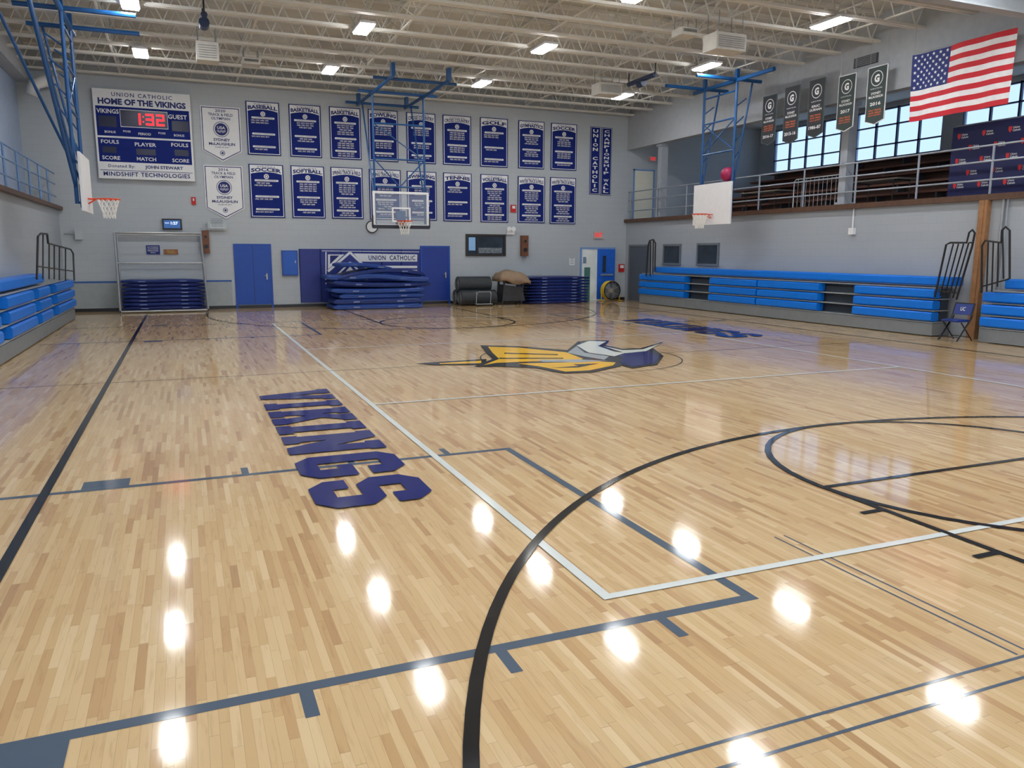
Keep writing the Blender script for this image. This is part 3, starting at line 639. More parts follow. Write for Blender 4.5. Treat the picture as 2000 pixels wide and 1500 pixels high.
# drum fan
p=onZ(1188,588,0); p.y=min(p.y,14.3); cz=.42
cg=MB()
for rr in (.06,.1,.14,.18,.22,.26,.3,.34): cg.path([(p.x+rr*math.cos(t*.3142),p.y-.13,cz+rr*math.sin(t*.3142)) for t in range(20)],.006,4,True)
for k in range(12): cg.tube((p.x,p.y-.13,cz),(p.x+.36*math.cos(k*.5236),p.y-.12,cz+.36*math.sin(k*.5236)),.006,4)
bl=MB()
for k in range(4):
    a_=k*math.pi/2+.3; d1=V((math.cos(a_),0,math.sin(a_))); d2=V((math.cos(a_+.9),0,math.sin(a_+.9)))
    c_=V((p.x,p.y-.05,cz)); bl.quad(c_+d1*.06,c_+d1*.31,c_+d2*.31+V((0,.07,0)),c_+d2*.06+V((0,.03,0)))
st=MB().path([(p.x-.4,p.y-.2,.03),(p.x-.4,p.y+.2,.03),(p.x-.4,p.y,.03),(p.x-.4,p.y,cz)],.018,6).path([(p.x+.4,p.y-.2,.03),(p.x+.4,p.y+.2,.03),(p.x+.4,p.y,.03),(p.x+.4,p.y,cz)],.018,6).tube((p.x-.4,p.y+.2,.03),(p.x+.4,p.y+.2,.03),.018,6)
yel=M('yellow_fan_paint',(222,186,30),.4)
thing('drum_fan',(p.x,p.y,0),'yellow and black round drum fan on the floor','fan',[('drum',MB().lathe((p.x,p.y,cz),(0,1,0),[(.0,.17),(.34,.16),(.38,.13),(.38,-.1),(.37,-.14)],28),yel),('inner_shroud',MB().lathe((p.x,p.y,cz),(0,1,0),[(.0,.1),(.33,.1),(.335,-.14),(.37,-.141)],28),black),('grille',cg,silver),('blade',bl,M('grey_fan_blade',(120,125,130),.4,.3)),('motor_hub',MB().lathe((p.x,p.y-.03,cz),(0,-1,0),[(0,-.1),(.08,-.1),(.08,.08),(0,.1)],16),yel),('stand',st,yel)])
# rolled black mats + cart
xa=onY(899,590,13.9).x; xb_=onY(968,590,13.9).x
k=0
for (dy,dz,rr) in ((-.28,.275,.27),(.28,.275,.27),(0,.75,.265)):
    c_=V((xa,14.25+dy,dz)); L_=xb_-xa-(.1 if k==2 else 0)
    mb=MB().lathe(c_,(1,0,0),[(0.02,0),(rr-.02,0),(rr,.02),(rr,L_-.02),(rr-.02,L_),(.02,L_)],24)
    sp=MB()
    for e_ in (-.004,L_+.004): sp.path([c_+V((e_,(.04+(rr-.06)*t/60)*math.cos(t*.42),(.04+(rr-.06)*t/60)*math.sin(t*.42))) for t in range(61)],.008,4)
    thing('rolled_mat',c_-V((0,0,rr)),'tightly rolled black rubber mat with spiral end','rolled mat',[('roll',mb,M('black_rubber',(44,50,54),.6,var=.25,scale=20)),('spiral_edge',sp,greyk)],'rolled black mats'); k+=1
cx=onY(946,590,13.4).x
hm=MB()
for dx in (-.27,.27): hm.path([(cx+dx-.0,13.5,.05),(cx+dx,13.45,.45),(cx+dx,13.5,.5)],.012,6)
hm.path([(cx-.27,13.45,.4),(cx-.22,13.43,.5),(cx+.22,13.43,.5),(cx+.27,13.45,.4)],.012,6); hm.box(cx-.3,cx+.3,13.35,13.63,.06,.08)
wh=MB()
for dx in (-.27,.27): wh.tube((cx+dx-.02,13.4,.04),(cx+dx+.02,13.4,.04),.04,12)
thing('hand_cart',(cx,13.5,0),'low metal tubular hand cart in front of rolled mats','cart',[('frame',hm,silver),('wheel',wh,black)])
# tan vaulting cover, draped
a=onY(970,545,14.0); b=onY(1029,545,14.0); xa,xb_=a.x,b.x; mb=MB(); nx,ny=16,8; vs=[]
for i in range(nx+1):
    for j in range(ny+1):
        s=i/nx; t=j/ny; e1=math.sin(math.pi*min(max(s,.0),1))**.3 if 0<s<1 else 0; e2=math.sin(math.pi*t)**.35 if 0<t<1 else 0
        vs.append((xa+(xb_-xa)*s,13.62+.85*t,1.0+.3*e1*e2-.14*s+.03*math.sin(s*13)*math.cos(t*5)))
bt=len(vs)
for i in range(nx+1):
    for j in range(ny+1):
        s=i/nx;t=j/ny; vs.append((xa+(xb_-xa)*s,13.62+.85*t,.84-.12*s+.05*math.sin(s*9)))
fs=[]
for i in range(nx):
    for j in range(ny):
        q=i*(ny+1)+j; fs.append((q,q+ny+1,q+ny+2,q+1)); fs.append((bt+q,bt+q+1,bt+q+ny+2,bt+q+ny+1))
for i in range(nx):
    q=i*(ny+1); fs.append((q,bt+q,bt+q+ny+1,q+ny+1)); q+=ny; fs.append((q,q+ny+1,bt+q+ny+1,bt+q))
for j in range(ny):
    q=j; fs.append((q,q+1,bt+q+1,bt+q)); q=nx*(ny+1)+j; fs.append((q,bt+q,bt+q+1,q+1))
mb.add(vs,fs)
lg=MB()
for x in (xa+.2,xb_-.25):
    for y in (13.78,14.32): lg.tube((x-.06,y,.03),(x+.02,y,.9),.04,8)
    lg.tube((x-.06,13.78,.3),(x-.06,14.32,.3),.02)
lg.tube((xa+.2,13.78,.12),(xb_-.35,13.78,.12),.025)
body=MB().prism([(xa+.12,13.74,.14),(xb_-.18,13.74,.14),(xb_-.3,13.74,.62),(xa+.2,13.74,.72)],(0,.62,0))
thing('vaulting_apparatus',((xa+xb_)/2,14.05,0),'vaulting apparatus under a tan padded cover on dark cart','gymnastics apparatus',[('padded_cover',mb,M('tan_vinyl',(146,122,98),.55,var=.14),1),('cart_body',body,M('dark_cart_body',(50,50,54),.6,var=.2)),('frame',lg,black)])
# ================================================================ HOOPS
def net(mb,c,r=.225):
    c=V(c)
    lev=[(r,0),(r*.86,-.1),(r*.7,-.2),(r*.58,-.31),(r*.56,-.42)]
    for k in range(12):
        for sgn in (1,-1):
            pts=[]
            for i,(rr,z) in enumerate(lev):
                a=2*math.pi*(k+sgn*i*.5)/12; pts.append(c+V((rr*math.cos(a),rr*math.sin(a),z)))
            mb.path(pts,.009,4)
    return mb
def rim(c,dirv):
    mb=MB().path([V(c)+V((.235*math.cos(t*.1963),.235*math.sin(t*.1963),0)) for t in range(32)],.018,6,True)
    d=V(dirv); s=V((-d.y,d.x,0)); e=V(c)+d*.235
    for k in (-.09,.09): mb.tube(V(c)+d*.2+s*k,e+d*.2+s*k,.014,6)
    mb.tube(e+s*.09-V((0,0,0)),e+d*.19+s*.02-V((0,0,.12)),.012,6); mb.tube(e-s*.09,e+d*.19-s*.02-V((0,0,.12)),.012,6)
    mb.obox(e+d*.2-V((0,0,.06)),(.02 if abs(d.x)>.5 else .24,.24 if abs(d.x)>.5 else .02,.18)); return mb
yb2=12.44; zb=onY(781,443,yb2).z; cx=onY(781,404,yb2).x*0.5
zt=zb+1.1
gf=MB(); x0,x1=cx-.915,cx+.915; t=.07
gf.box(x0,x1,yb2,yb2+.05,zt-t,zt).box(x0,x0+t,yb2,yb2+.05,zb,zt-t).box(x1-t,x1,yb2,yb2+.05,zb,zt-t).box(x0+t,x1-t,yb2,yb2+.05,zb,zb+t)
tg=MB()
for q in ((-.305,.305,.56,.61),(-.305,.305,.15,.2),(-.305,-.255,.2,.56),(.255,.305,.2,.56)): tg.box(cx+q[0],cx+q[1],yb2-.004,yb2,zb+q[2],zb+q[3])
pd=MB().prism([(x0-.02,yb2-.03,zb-.04),(x0+.0,yb2-.03,zb-.06),(x1,yb2-.03,zb-.06),(x1+.02,yb2-.03,zb-.04),(x1+.02,yb2-.03,zb+.05),(x0-.02,yb2-.03,zb+.05)],(0,.1,0))
pd.box(x0-.03,x0,yb2-.03,yb2+.07,zb,zb+.35).box(x1,x1+.03,yb2-.03,yb2+.07,zb,zb+.35)
rc=(cx,12.06,zb+.17)
sp=MB(); yf=yb2+.12; yr=yb2+1.25; ZT=6.75
for s in (-.82,.82):
    x=cx+s
    sp.tube((x,yf,zb+.1),(x,yf,ZT),.035); sp.tube((x,yf,ZT-.02),(x,yb2-2.6,ZT),.05); sp.tube((x,yf,ZT),(x,W-.3,ZT),.05)
    sp.tube((x,yf,zb+.7),(x,yr+.4,ZT),.026); sp.box(x-.05,x+.05,yb2-2.6,yb2-2.4,ZT,ZJ); sp.box(x-.05,x+.05,W-.6,W-.4,ZT,ZJ)
    sp.tube((x*.95,yf,zb+.7),(cx+s*.5,yf,zb+.55),.03)
for z in (zb+1.25,zb+2.1,ZT-.9): sp.tube((cx-.82,yf,z),(cx+.82,yf,z),.026)
sp.tube((cx-.82,yf,zb+2.1),(cx,yf,zb+1.25),.02); sp.tube((cx+.82,yf,zb+2.1),(cx,yf,zb+1.25),.02)
sp.tube((cx-.82,yf,ZT-.9),(cx+.82,yf,zb+2.1),.02)
for y in (yb2-1.9,yf,W-.5): sp.tube((cx-1.25,y,ZT+.03),(cx+1.25,y,ZT+.03),.045)
sp.tube((cx-.82,yf,zb+.3),(cx+.82,yf,zb+.3),.03); sp.box(cx-.15,cx+.15,yb2+.05,yb2+.18,zb,zb+.5)
thing('basketball_hoop',(cx,yf,zb),'glass basketball hoop hung from blue ceiling frame','basketball hoop',[('backboard',MB().box(x0+t,x1-t,yb2+.015,yb2+.03,zb+t,zt-t),M('backboard_glass',(200,215,230),.05,alpha=.14)),('backboard_frame',gf,white),('target_square',tg,letw),('edge_padding',pd,M('dark_edge_pad',(30,34,50),.5)),('rim',rim(rc,(0,1,0)),orange),('net',net(MB(),rc),netm),('support_frame',sp,blueT,0,'blue tubular steel frame')])
# side hoops
for sgn,xb in ((-1,-8.46),(1,8.28)):
    zb,zt=2.73,3.95; y0,y1=6.6,8.43
    bd=MB().box(*sorted((xb,xb+sgn*.05)),y0,y1,zb,zt)
    rc=(xb-sgn*.4,(y0+y1)/2,3.03)
    sp=MB(); xf=xb+sgn*.14
    for y in (y0+.15,y1-.15):
        sp.tube((xf,y,zb+.15),(xf,y,6.8),.04); sp.tube((xf,y,zb+.9),(xf+sgn*.55,y,6.8),.028)
        sp.tube((xf-sgn*1.4,y,6.8),(xf+sgn*.85,y,6.8),.05)
        for k in range(5):
            za=zt+.1+k*.5; sp.tube((xf,y,za),(xf+sgn*(za-zb-.6)*.13,y,za+.25),.018)
    for z in (zb+.2,zt-.15,zt+.9,zt+1.8,6.5): sp.tube((xf,y0+.15,z),(xf,y1-.15,z),.026)
    sp.tube((xf,y0+.15,zt+.9),(xf,y1-.15,zt+1.8),.018); sp.tube((xf,y1-.15,zt+.9),(xf,y0+.15,zt+1.8),.018)
    sp.tube((xf,y0-1.4,6.78),(xf,y1+.4,6.78),.06)
    if sgn<0:
        sp.tube((xf,y0+.15,zb+.5),(xf-.15,2.6,6.85),.035); sp.tube((xf,y0+.15,zb+1.0),(xf-.15,2.6,6.85),.028); sp.tube((xf,y1-.15,zb+.6),(xf-.9,2.8,6.85),.03)
        for k in range(1,6):
            t=k/6; a_=V((xf,y0+.15,zb+.5)).lerp(V((xf-.15,2.6,6.85)),t); b_=V((xf,y0+.15,zb+1.0)).lerp(V((xf-.15,2.6,6.85)),t*.9); sp.tube(a_,b_,.012,5)
    for y in (y0+.15,y1-.15): sp.box(xf-.05,xf+.05,y-.05,y+.05,6.8,ZJ)
    sp.box(*sorted((xb+sgn*.05,xf)),(y0+y1)/2-.2,(y0+y1)/2+.2,zb+.1,zb+.6)
    thing('basketball_hoop',(xf,(y0+y1)/2,zb),'white side court backboard on blue ceiling hung frame','basketball hoop',[('backboard',bd,boardm),('rim',rim(rc,(sgn,0,0)),orange),('net',net(MB(),rc),netm),('support_frame',sp,blueT,0,'blue tubular steel frame')],'side court hoops')
solo('exercise_ball',MB().lathe((8.42,6.98,4.17),(0,0,1),[(.001,-.21)]+[(.21*math.cos(a*.2618-1.5708+.13),.21*math.sin(a*.2618-1.5708+.13)) for a in range(1,12)]+[(.001,.21)],20),M('pink_rubber',(160,26,80),.4),'pink rubber ball caught on the hoop frame','ball',smooth=True)
# ================================================================ BLEACHERS
def cham(mb,x0,x1,y0,y1,z0,z1,c=.025):
    mb.prism([(x0+c,y0,z0),(x1-c,y0,z0),(x1,y0,z0+c),(x1,y0,z1-c),(x1-c,y0,z1),(x0+c,y0,z1),(x0,y0,z1-c),(x0,y0,z0+c)],(0,y1-y0,0))
def bleacher(sgn,xf,xw,y0,y1,blocks,label,topy=None):
    parts=[]
    s=lambda a,b:sorted((a,b))
    kp=MB().box(*s(xf+sgn*.04,xf+sgn*.1),y0,y1,.02,.3); kp.box(*s(xf+sgn*.1,xw),y0,y0+.04,.02,.3)
    parts.append(('kick_panel',kp,greyk))
    bd=MB().box(*s(xf+sgn*.3,xw-sgn*.02),y0+.05,y1-.05,.02,1.02)
    parts.append(('understructure',bd,M('bleacher_dark',(60,68,78),.7)))
    tr=MB()
    for i,z in enumerate((.31,.575,.84,1.1)): tr.box(*s(xf+sgn*(.05+.02*i),xw),y0+.02,y1-.02,z,z+.025)
    parts.append(('tread',tr,M('grey_tread',(150,156,160),.5)))
    for (a,b) in blocks:
        for i in range(3):
            mb=MB(); z=.35+.265*i
            cham(mb,*s(xf+sgn*.012*i,xf+sgn*(.012*i+.24)),min(a,b),max(a,b),z,z+.205,.03)
            parts.append(('seat',mb,seatb))
    ty=topy or (y0,y1)
    mb=MB(); cham(mb,*s(xf+sgn*.12,xw-sgn*.03),ty[0],ty[1],1.165,1.37,.035); parts.append(('top_seat',mb,seatb))
    thing('folded_bleacher',((xf+xw)/2,(y0+y1)/2,0),label,'bleacher',parts,'folded bleachers')
xf=9.2
yy=lambda u,v=600: onX(u,v,xf).y
bleacher(1,xf,XR-.08,yy(1820,620),yy(1247,580),[(yy(1247,570),yy(1335,570)),(yy(1383,575),yy(1474,580)),(yy(1477,580),yy(1595,590)),(yy(1665,590),yy(1820,600))],'folded bleachers with bright blue seats on grey base',(onX(1858,550,9.35).y,onX(1278,530,9.35).y))
yq=yy(1912,620)
bleacher(1,xf,XR-.08,-6,yq,[(-6,yq-.02)],'folded bleachers with bright blue seats beside guard rails',(-6,onX(1965,550,9.35).y))
xf2=-9.45
y2=lambda u,v=600: onX(u,v,xf2).y
bleacher(-1,xf2,XL+.04,-8,y2(150,610),[(y2(150,600),y2(116,600)),(y2(104,600),y2(82,600)),(y2(72,600),y2(24,640)),(y2(6,640),-3),(-3.6,-8)],'folded bleachers with bright blue seats along the wall',(-8,y2(98,540)))
# black guard rails (folded)
def guard(px,plane,label,bars,r=.022):
    P=[onX(u,v,plane) for u,v in px]
    mb=MB().path(P,r,8)
    mb2=MB()
    for a,b in bars: mb2.tube(onX(*a,plane),onX(*b,plane),r*.75,6)
    thing('guard_rail',(P[0].x,P[0].y,P[0].z),label,'guard rail',[('outer_tube',mb,black),('bar',mb2,black)],'black guard rails')
guard([(1826,580),(1848,478),(1856,474),(1888,474),(1893,454),(1899,449),(1904,455),(1899,480),(1868,585)],9.15,'black tubular guard rail folded over bleacher end',[((1836,578),(1862,476)),((1845,578),(1872,476)),((1853,580),(1882,476)),((1861,582),(1892,474)),((1826,568),(1868,572)),((1893,474),(1900,474))])
guard([(1917,572),(1918,480),(1924,470),(1955,474),(1957,450),(1964,443),(1972,450),(1972,545)],9.15,'black tubular guard rail beside the wooden post',[((1927,570),(1930,473)),((1937,570),(1940,473)),((1948,560),(1950,474)),((1960,545),(1958,450)),((1917,560),(1970,545))])
guard([(1262,540),(1266,480),(1269,470),(1276,468),(1280,475),(1279,530)],9.15,'black tubular guard rail at bleacher far end',[((1270,540),(1271,472)),((1275,535),(1276,470))],.03)
guard([(72,545),(74,462),(80,456),(92,457),(94,475),(138,487),(143,495),(145,548)],-9.38,'black tubular guard rail above bleacher end',[((84,545),(84,458)),((96,545),(96,476)),((106,545),(106,480)),((116,547),(116,482)),((128,548),(128,486)),((72,520),(145,530))])
# wooden post on right wall
a=onX(1928,378,XR-.05)
solo('wooden_post',MB().box(XR-.14,XR,a.y-.1,a.y+.1,0,3.05).box(XR-.16,XR-.14,a.y-.03,a.y+.03,0.5,3.05),M('pine_wood',(156,114,76),.5,var=.2,scale=8),'tall brown wooden post fixed to the wall','wooden post')
a=onX(1962,378,XR-.05)
solo('wall_conduit',MB().tube((XR-.05,a.y,0),(XR-.05,a.y,3.05),.03).tube((XR-.05,a.y-.1,0),(XR-.05,a.y-.1,3.05),.02),silver,'grey metal conduit pipes on painted wall','conduit')
a=onX(1668,398,XR-.05)
thing('wall_fixture',(XR,a.y,2.4),'small white wall fixture on a short conduit','wall fixture',[('conduit',MB().tube((XR-.04,a.y,2.55),(XR-.04,a.y,3.05),.018),letw),('box',MB().box(XR-.1,XR,a.y-.08,a.y+.08,2.38,2.55),letw)])
# side wall windows and door
for i,(u0,u1,vt,vb) in enumerate(((1297,1330,477,518),(1363,1404,475,520))):
    a=onX(u0,vt,XR);b=onX(u1,vb,XR); t=.07; z1=(a.z);z0=max(b.z,1.4)
    f=MB().box(XR-.05,XR,b.y,a.y,z1-t,z1).box(XR-.05,XR,b.y,a.y,z0,z0+t).box(XR-.05,XR,b.y,b.y+t,z0+t,z1-t).box(XR-.05,XR,a.y-t,a.y,z0+t,z1-t)
    r=struct('window_%d'%(7+i),f,M('grey_steel_frame',(106,114,122),.5)); build('window_glass',MB().box(XR-.02,XR-.01,b.y+t,a.y-t,z0+t,z1-t),darkg,parent=r)
a=onX(1230,478,XR);b=onX(1272,480,XR); t=.07
r=struct('door_4',MB().box(XR-.05,XR,b.y,a.y,a.z-t,a.z).box(XR-.05,XR,b.y,b.y+t,0,a.z-t).box(XR-.05,XR,a.y-t,a.y,0,a.z-t),M('grey_steel_frame',(106,114,122)))
build('door_leaf',MB().box(XR-.02,XR-.005,b.y+t,a.y-t,0,a.z-t),M('dark_grey_door',(84,92,102),.5),parent=r)
# folding chair
def chair(cx,cy):
    s=.22; fr_=MB()
    for k in (-s,s):
        fr_.path([(cx-.2,cy+k,.02),(cx+.18,cy+k,.5),(cx+.2,cy+k,.56)],.013,8)
        fr_.path([(cx+.26,cy+k,.02),(cx-.12,cy+k,.42)],.013,8)
        fr_.path([(cx-.22+.0,cy+k*1.04,.02),(cx+.12,cy+k*1.04,.46),(cx+.24,cy+k*1.04,.82)],.013,8)
    fr_.tube((cx+.24,cy-s*1.04,.82),(cx+.24,cy+s*1.04,.82),.013); fr_.tube((cx+.2,cy-s,.1),(cx+.2,cy+s,.1),.01); fr_.tube((cx-.14,cy-s,.1),(cx-.14,cy+s,.1),.01)
    seat=MB(); seat.prism([(cx-.2,cy-.2,.43),(cx+.16,cy-.2,.43),(cx+.18,cy-.2,.45),(cx+.16,cy-.2,.48),(cx-.18,cy-.2,.48),(cx-.21,cy-.2,.46)],(0,.4,0))
    bk=MB().obox((cx+.205,cy,.69),(.03,.42,.24),Matrix.Rotation(.3,3,'Y'))
    em=MB().text('UC',(cx+.18,cy,.7),(0,-1,0),(.29,0,.95),.12,.09,.02)
    thing('folding_chair',(cx,cy,0),'dark folding chair with blue padded seat and back','chair',[('frame',fr_,black),('seat',seat,M('blue_chair_vinyl',(28,54,130),.5)),('backrest',bk,M('blue_chair_vinyl',(28,54,130))),('backrest_lettering',em,letw)])
chair(8.95,onX(1866,640,8.95).y)
# ================================================================ BALCONY
cm=M('grey_column_paint',(158,165,174),.6)
for u in (1291,1648):
    y=onX(u,395,XR+.2).y
    solo('balcony_column',MB().box(XR+.08,XR+.36,y-.12,y+.12,ZL+.03,7.0).box(XR+.03,XR+.41,y-.17,y+.17,ZL+.03,ZL+.1).box(XR+.03,XR+.41,y-.17,y+.17,5.75,5.85),cm,'grey painted steel column rising from the balcony','column','balcony columns')
def railing(x,ya,yb,z,mat,label,h=1.05,step=1.5,grp='balcony railings'):
    ps=MB(); rs=MB(); y=ya
    while y<=yb+.01: ps.tube((x,y,z),(x,y,z+h),.026,8); y+=step
    for k in (.3,.68,1.0): rs.tube((x,ya,z+h*k),(x,yb,z+h*k),.022,8)
    thing('balcony_railing',(x,(ya+yb)/2,z),label,'railing',[('post',ps,mat),('rail',rs,mat)],grp)
rm=M('pale_steel_railing',(150,158,172),.4,.3)
railing(XR+.02,-6,W-.1,ZL+.03,rm,'pale steel tube railing along the balcony edge',1.05,1.9)
railing(XL+.0,-6,W-.3,3.2,M('blue_railing_paint',(110,145,190),.4),'pale blue tube railing along the wall ledge',.95)
for i in range(5):
    x=12.2+.8*i; z=ZL+.12+.36*i
    st=MB()
    yv=-5
    while yv<13.8: st.box(x+.05,x+.35,yv,yv+.06,ZL,z+.26); yv+=2.0
    thing('balcony_bench',(x,4,ZL),'long dark brown wooden bench row on the balcony','bench',[('seat_board',MB().box(x,x+.32,-5,13.6,z+.26,z+.32),M('dark_bench_wood',(116,74,56),.5,var=.15,scale=2)),('riser_board',MB().box(x+.4,x+.44,-5,13.6,z-.05,z+.3),M('darker_bench_wood',(92,62,50),.6,var=.12,scale=2)),('support',st,M('bench_support',(60,60,66),.6))],'balcony bench rows')
def fence(ya,yb,x):
    f=MB().path([(x,ya,ZL),(x,ya,ZL+.9),(x,ya+.08,ZL+.97),(x,yb-.08,ZL+.97),(x,yb,ZL+.9),(x,yb,ZL)],.016,6); b=MB(); n=int((yb-ya)/.16)
    for k in range(1,n): b.tube((x,ya+(yb-ya)*k/n,ZL+.12),(x,ya+(yb-ya)*k/n,ZL+.97),.005,4)
    b.tube((x,ya,ZL+.12),(x,yb,ZL+.12),.012,4)
    thing('barrier_fence',(x,(ya+yb)/2,ZL),'low pale metal barrier fence behind the balcony railing','barrier',[('frame',f,letw),('bar',b,letw)],'balcony barriers')
fence(onX(1640,380,11).y,onX(1550,380,11).y,11)
def table(x,y,L):
    lg=MB()
    for a in (-L/2+.2,L/2-.2):
        lg.path([(x-.3,y+a,ZL),(x-.3,y+a,ZL+.7),(x+.3,y+a,ZL+.7),(x+.3,y+a,ZL)],.018,6)
    thing('folding_table',(x,y,ZL),'long folding table on the balcony floor','table',[('top',MB().box(x-.38,x+.38,y-L/2,y+L/2,ZL+.71,ZL+.75),M('table_laminate',(130,120,108),.5)),('leg_frame',lg,black)],'balcony tables')
table(11.5,onX(1720,360,11.5).y,1.8); table(11.5,onX(1500,370,11.5).y,1.8)
# navy step-and-repeat banner
a=onX(1862,250,10.35); b=onX(1862,388,10.35); l=MB(); rd=MB(); y1=a.y; y0=y1-3.6; z1=a.z; z0=max(b.z,ZL+.05)
for r in range(5):
    for c in range(6):
        yy_=y1-.3-c*.62-(.31 if r%2 else 0); zz_=z1-.22-r*(z1-z0-.2)/5
        if yy_<y0+.3: continue
        l.text('Union',(10.345,yy_-.02,zz_+.03),-Y1,Z,.15,.045,.01); l.text('Catholic',(10.345,yy_-.03,zz_-.03),-Y1,Z,.18,.045,.01)
        rd.poly([(10.345,yy_+.08,zz_+.06),(10.345,yy_+.08,zz_-.02),(10.345,yy_+.12,zz_-.07),(10.345,yy_+.16,zz_-.02),(10.345,yy_+.16,zz_+.06)])
thing('backdrop_banner',(10.36,(y0+y1)/2,z0),'navy backdrop banner with repeated red and white school logos','banner',[('cloth',MB().box(10.35,10.37,y0,y1,z0,z1),M('navy_backdrop',(20,26,76),.7)),('lettering',l,letw),('shield',rd,redm),('stand',MB().tube((10.4,y1-.05,ZL),(10.4,y1-.05,z1+.03),.02).tube((10.4,y0+.05,ZL),(10.4,y0+.05,z1+.03),.02).tube((10.4,y0+.05,z1+.02),(10.4,y1-.05,z1+.02),.02),silver)])
# balcony far doorway
a=onY(1237,330,W);b=onY(1276,392,W)
r=struct('door_5',MB().box(a.x,a.x+.06,W-.04,W,ZL,a.z).box(b.x-.06,b.x,W-.04,W,ZL,a.z).box(a.x,b.x,W-.04,W,a.z-.06,a.z),M('pale_blue_frame',(120,155,205)))
build('lit_doorway_panel',MB().box(a.x+.06,b.x-.06,W-.02,W-.005,ZL,a.z-.06),block_wall('lit_block',(232,232,215)),parent=r)  # flat panel, light beyond the doorway put into its pale colour
# vent on fascia
a=onX(1668,125,XR-.06);b=onX(1714,125,XR-.06); mb=MB(); z=a.z
vf=MB().box(XR-.07,XR-.05,b.y,a.y,z-.12,z+.12)
for k in range(5): mb.box(XR-.08,XR-.07,b.y+.04,a.y-.04,z-.09+k*.042,z-.07+k*.042)
thing('air_vent',(XR-.06,(a.y+b.y)/2,z-.12),'dark louvred air vent on grey fascia','air vent',[('frame',vf,M('vent_dark',(60,62,66),.6)),('louvre',mb,greyk)])
# ---- hanging G pennants and flag
XF=9.45
gold=M('grey_banner_trim',(84,100,102),.7); gd=M('charcoal_banner',(44,48,54),.7); ob_=M('orange_print',(220,110,60),.6)
for (u0,u1,vt,vb,t1,t2,t3,edge) in ((1491,1520,190,283,'SYDNEY','McLAUGHLIN','2016-17',0),(1533,1566,172,280,'SYDNEY','McLAUGHLIN','2015-16',0),(1580,1617,158,268,'ERIC','DURNAN','1986-87',0),(1640,1674,150,256,'SYDNEY','McLAUGHLIN','2017',1),(1697,1736,133,242,'SYDNEY','McLAUGHLIN','2016',1)):
    a=onX(u0,vt,XF);b=onX(u1,vt-9,XF);c_=onX((u0+u1)/2,vb,XF); y1,y0=a.y,b.y; z1=(a.z+b.z)/2; z0=c_.z; w=y1-y0; h=z1-z0; cy=(y0+y1)/2
    if w>.6: y1=cy+.3;y0=cy-.3;w=.6
    P=lambda e,x:[(x,y1-e,z1-e),(x,y1-e,z0+.07*h+e*.6),(x,cy,z0+e),(x,y0+e,z0+.07*h+e*.6),(x,y0+e,z1-e)]
    l=MB(); ol=MB(); x=XF-.022
    l.ring((x,cy,z0+.79*h),-Y1,Z,.275*w,.305*w); l.text('G',(x,cy,z0+.79*h),-Y1,Z,.26*w,.32*w,.05)
    l.text('PLAYER OF THE YEAR',(x,cy,z0+.62*h),-Y1,Z,.6*w,.02*h)
    l.text(t1,(x,cy,z0+.54*h),-Y1,Z,.5*w,.042*h,.02); l.text(t2,(x,cy,z0+.48*h),-Y1,Z,.72*w,.042*h,.02)
    l.text(t3,(x,cy,z0+(.36 if edge else .18)*h),-Y1,Z,(.55 if len(t3)<6 else .75)*w,.06*h,.03)
    for k,s in enumerate(('GIRLS TRACK','AND FIELD','NEW JERSEY')): ol.text(s,(x,cy,z0+((.385 if not edge else .25)-.045*k)*h),-Y1,Z,.66*w,.028*h,.02)
    hg=MB()
    for yy_ in (y1-.04,y0+.04): hg.tube((XF,yy_,z1),(XF,yy_,ZJ),.004,4)
    hg.tube((XF,y0-.02,z1),(XF,y1+.02,z1),.012,6)
    thing('award_pennant',(XF,cy,z0),'charcoal award pennant with round G emblem reading '+t3,'banner',[('cloth',MB().prism(P(0,XF-.012),(.014,0,0)),letw if edge else gold),('field',MB().poly(P(.02,XF-.016)),gd if not edge else M('green_charcoal',(52,66,66),.7)),('lettering',l,letw),('orange_lettering',ol,ob_),('hanger',hg,silver)],'award pennants')
a=onX(1783,107,9.43);b=onX(1980,57,9.43);c_=onX(1978,200,9.43);d=onX(1771,240,9.43)
y1=(a.y+d.y)/2;y0=(b.y+c_.y)/2; z1=(a.z+b.z)/2; z0=(c_.z+d.z)/2; w=y1-y0;h=z1-z0
wave=lambda s,t: 9.43+.05*math.sin(s*9+t*1.5)*(.3+t)+.02*math.sin(s*21)
fp_=lambda s,t,o=0: V((wave(s,t)-o,y1-s*w,z1-t*h-.015*math.sin(s*6)))
cl=MB(); NS=40
for r in range(13):
    for i in range(NS):
        s0,s1=i/NS,(i+1)/NS; t0,t1=r/13,(r+1)/13
        blue=(s1<=.4+1e-6 and r<7)
        cl.quad(fp_(s0,t1),fp_(s1,t1),fp_(s1,t0),fp_(s0,t0),2 if blue else (0 if r%2==0 else 1))
st=MB()
for r in range(9):
    n=6 if r%2==0 else 5
    for k in range(n):
        s=.4*((k+.5)/6 if n==6 else (k+1)/6); t=7/13*(r+.8)/9.6; R_=.0285*h
        o=[]
        for q in range(10):
            rr=R_ if q%2==0 else R_*.4; an=math.pi/2+q*math.pi/5
            o.append(fp_(s+rr*math.cos(an)/w,t-rr*math.sin(an)/h,.008))
        cc=fp_(s,t,.008); st.add([cc]+o,[(0,1+q,1+(q+1)%10) for q in range(10)])
hg=MB().tube((9.43,y0,z1+.02),(9.43,y1,z1+.02),.012,6)
for q in (y0+.05,y1-.05): hg.tube((9.43,q,z1),(9.43,q,ZJ),.005,4)
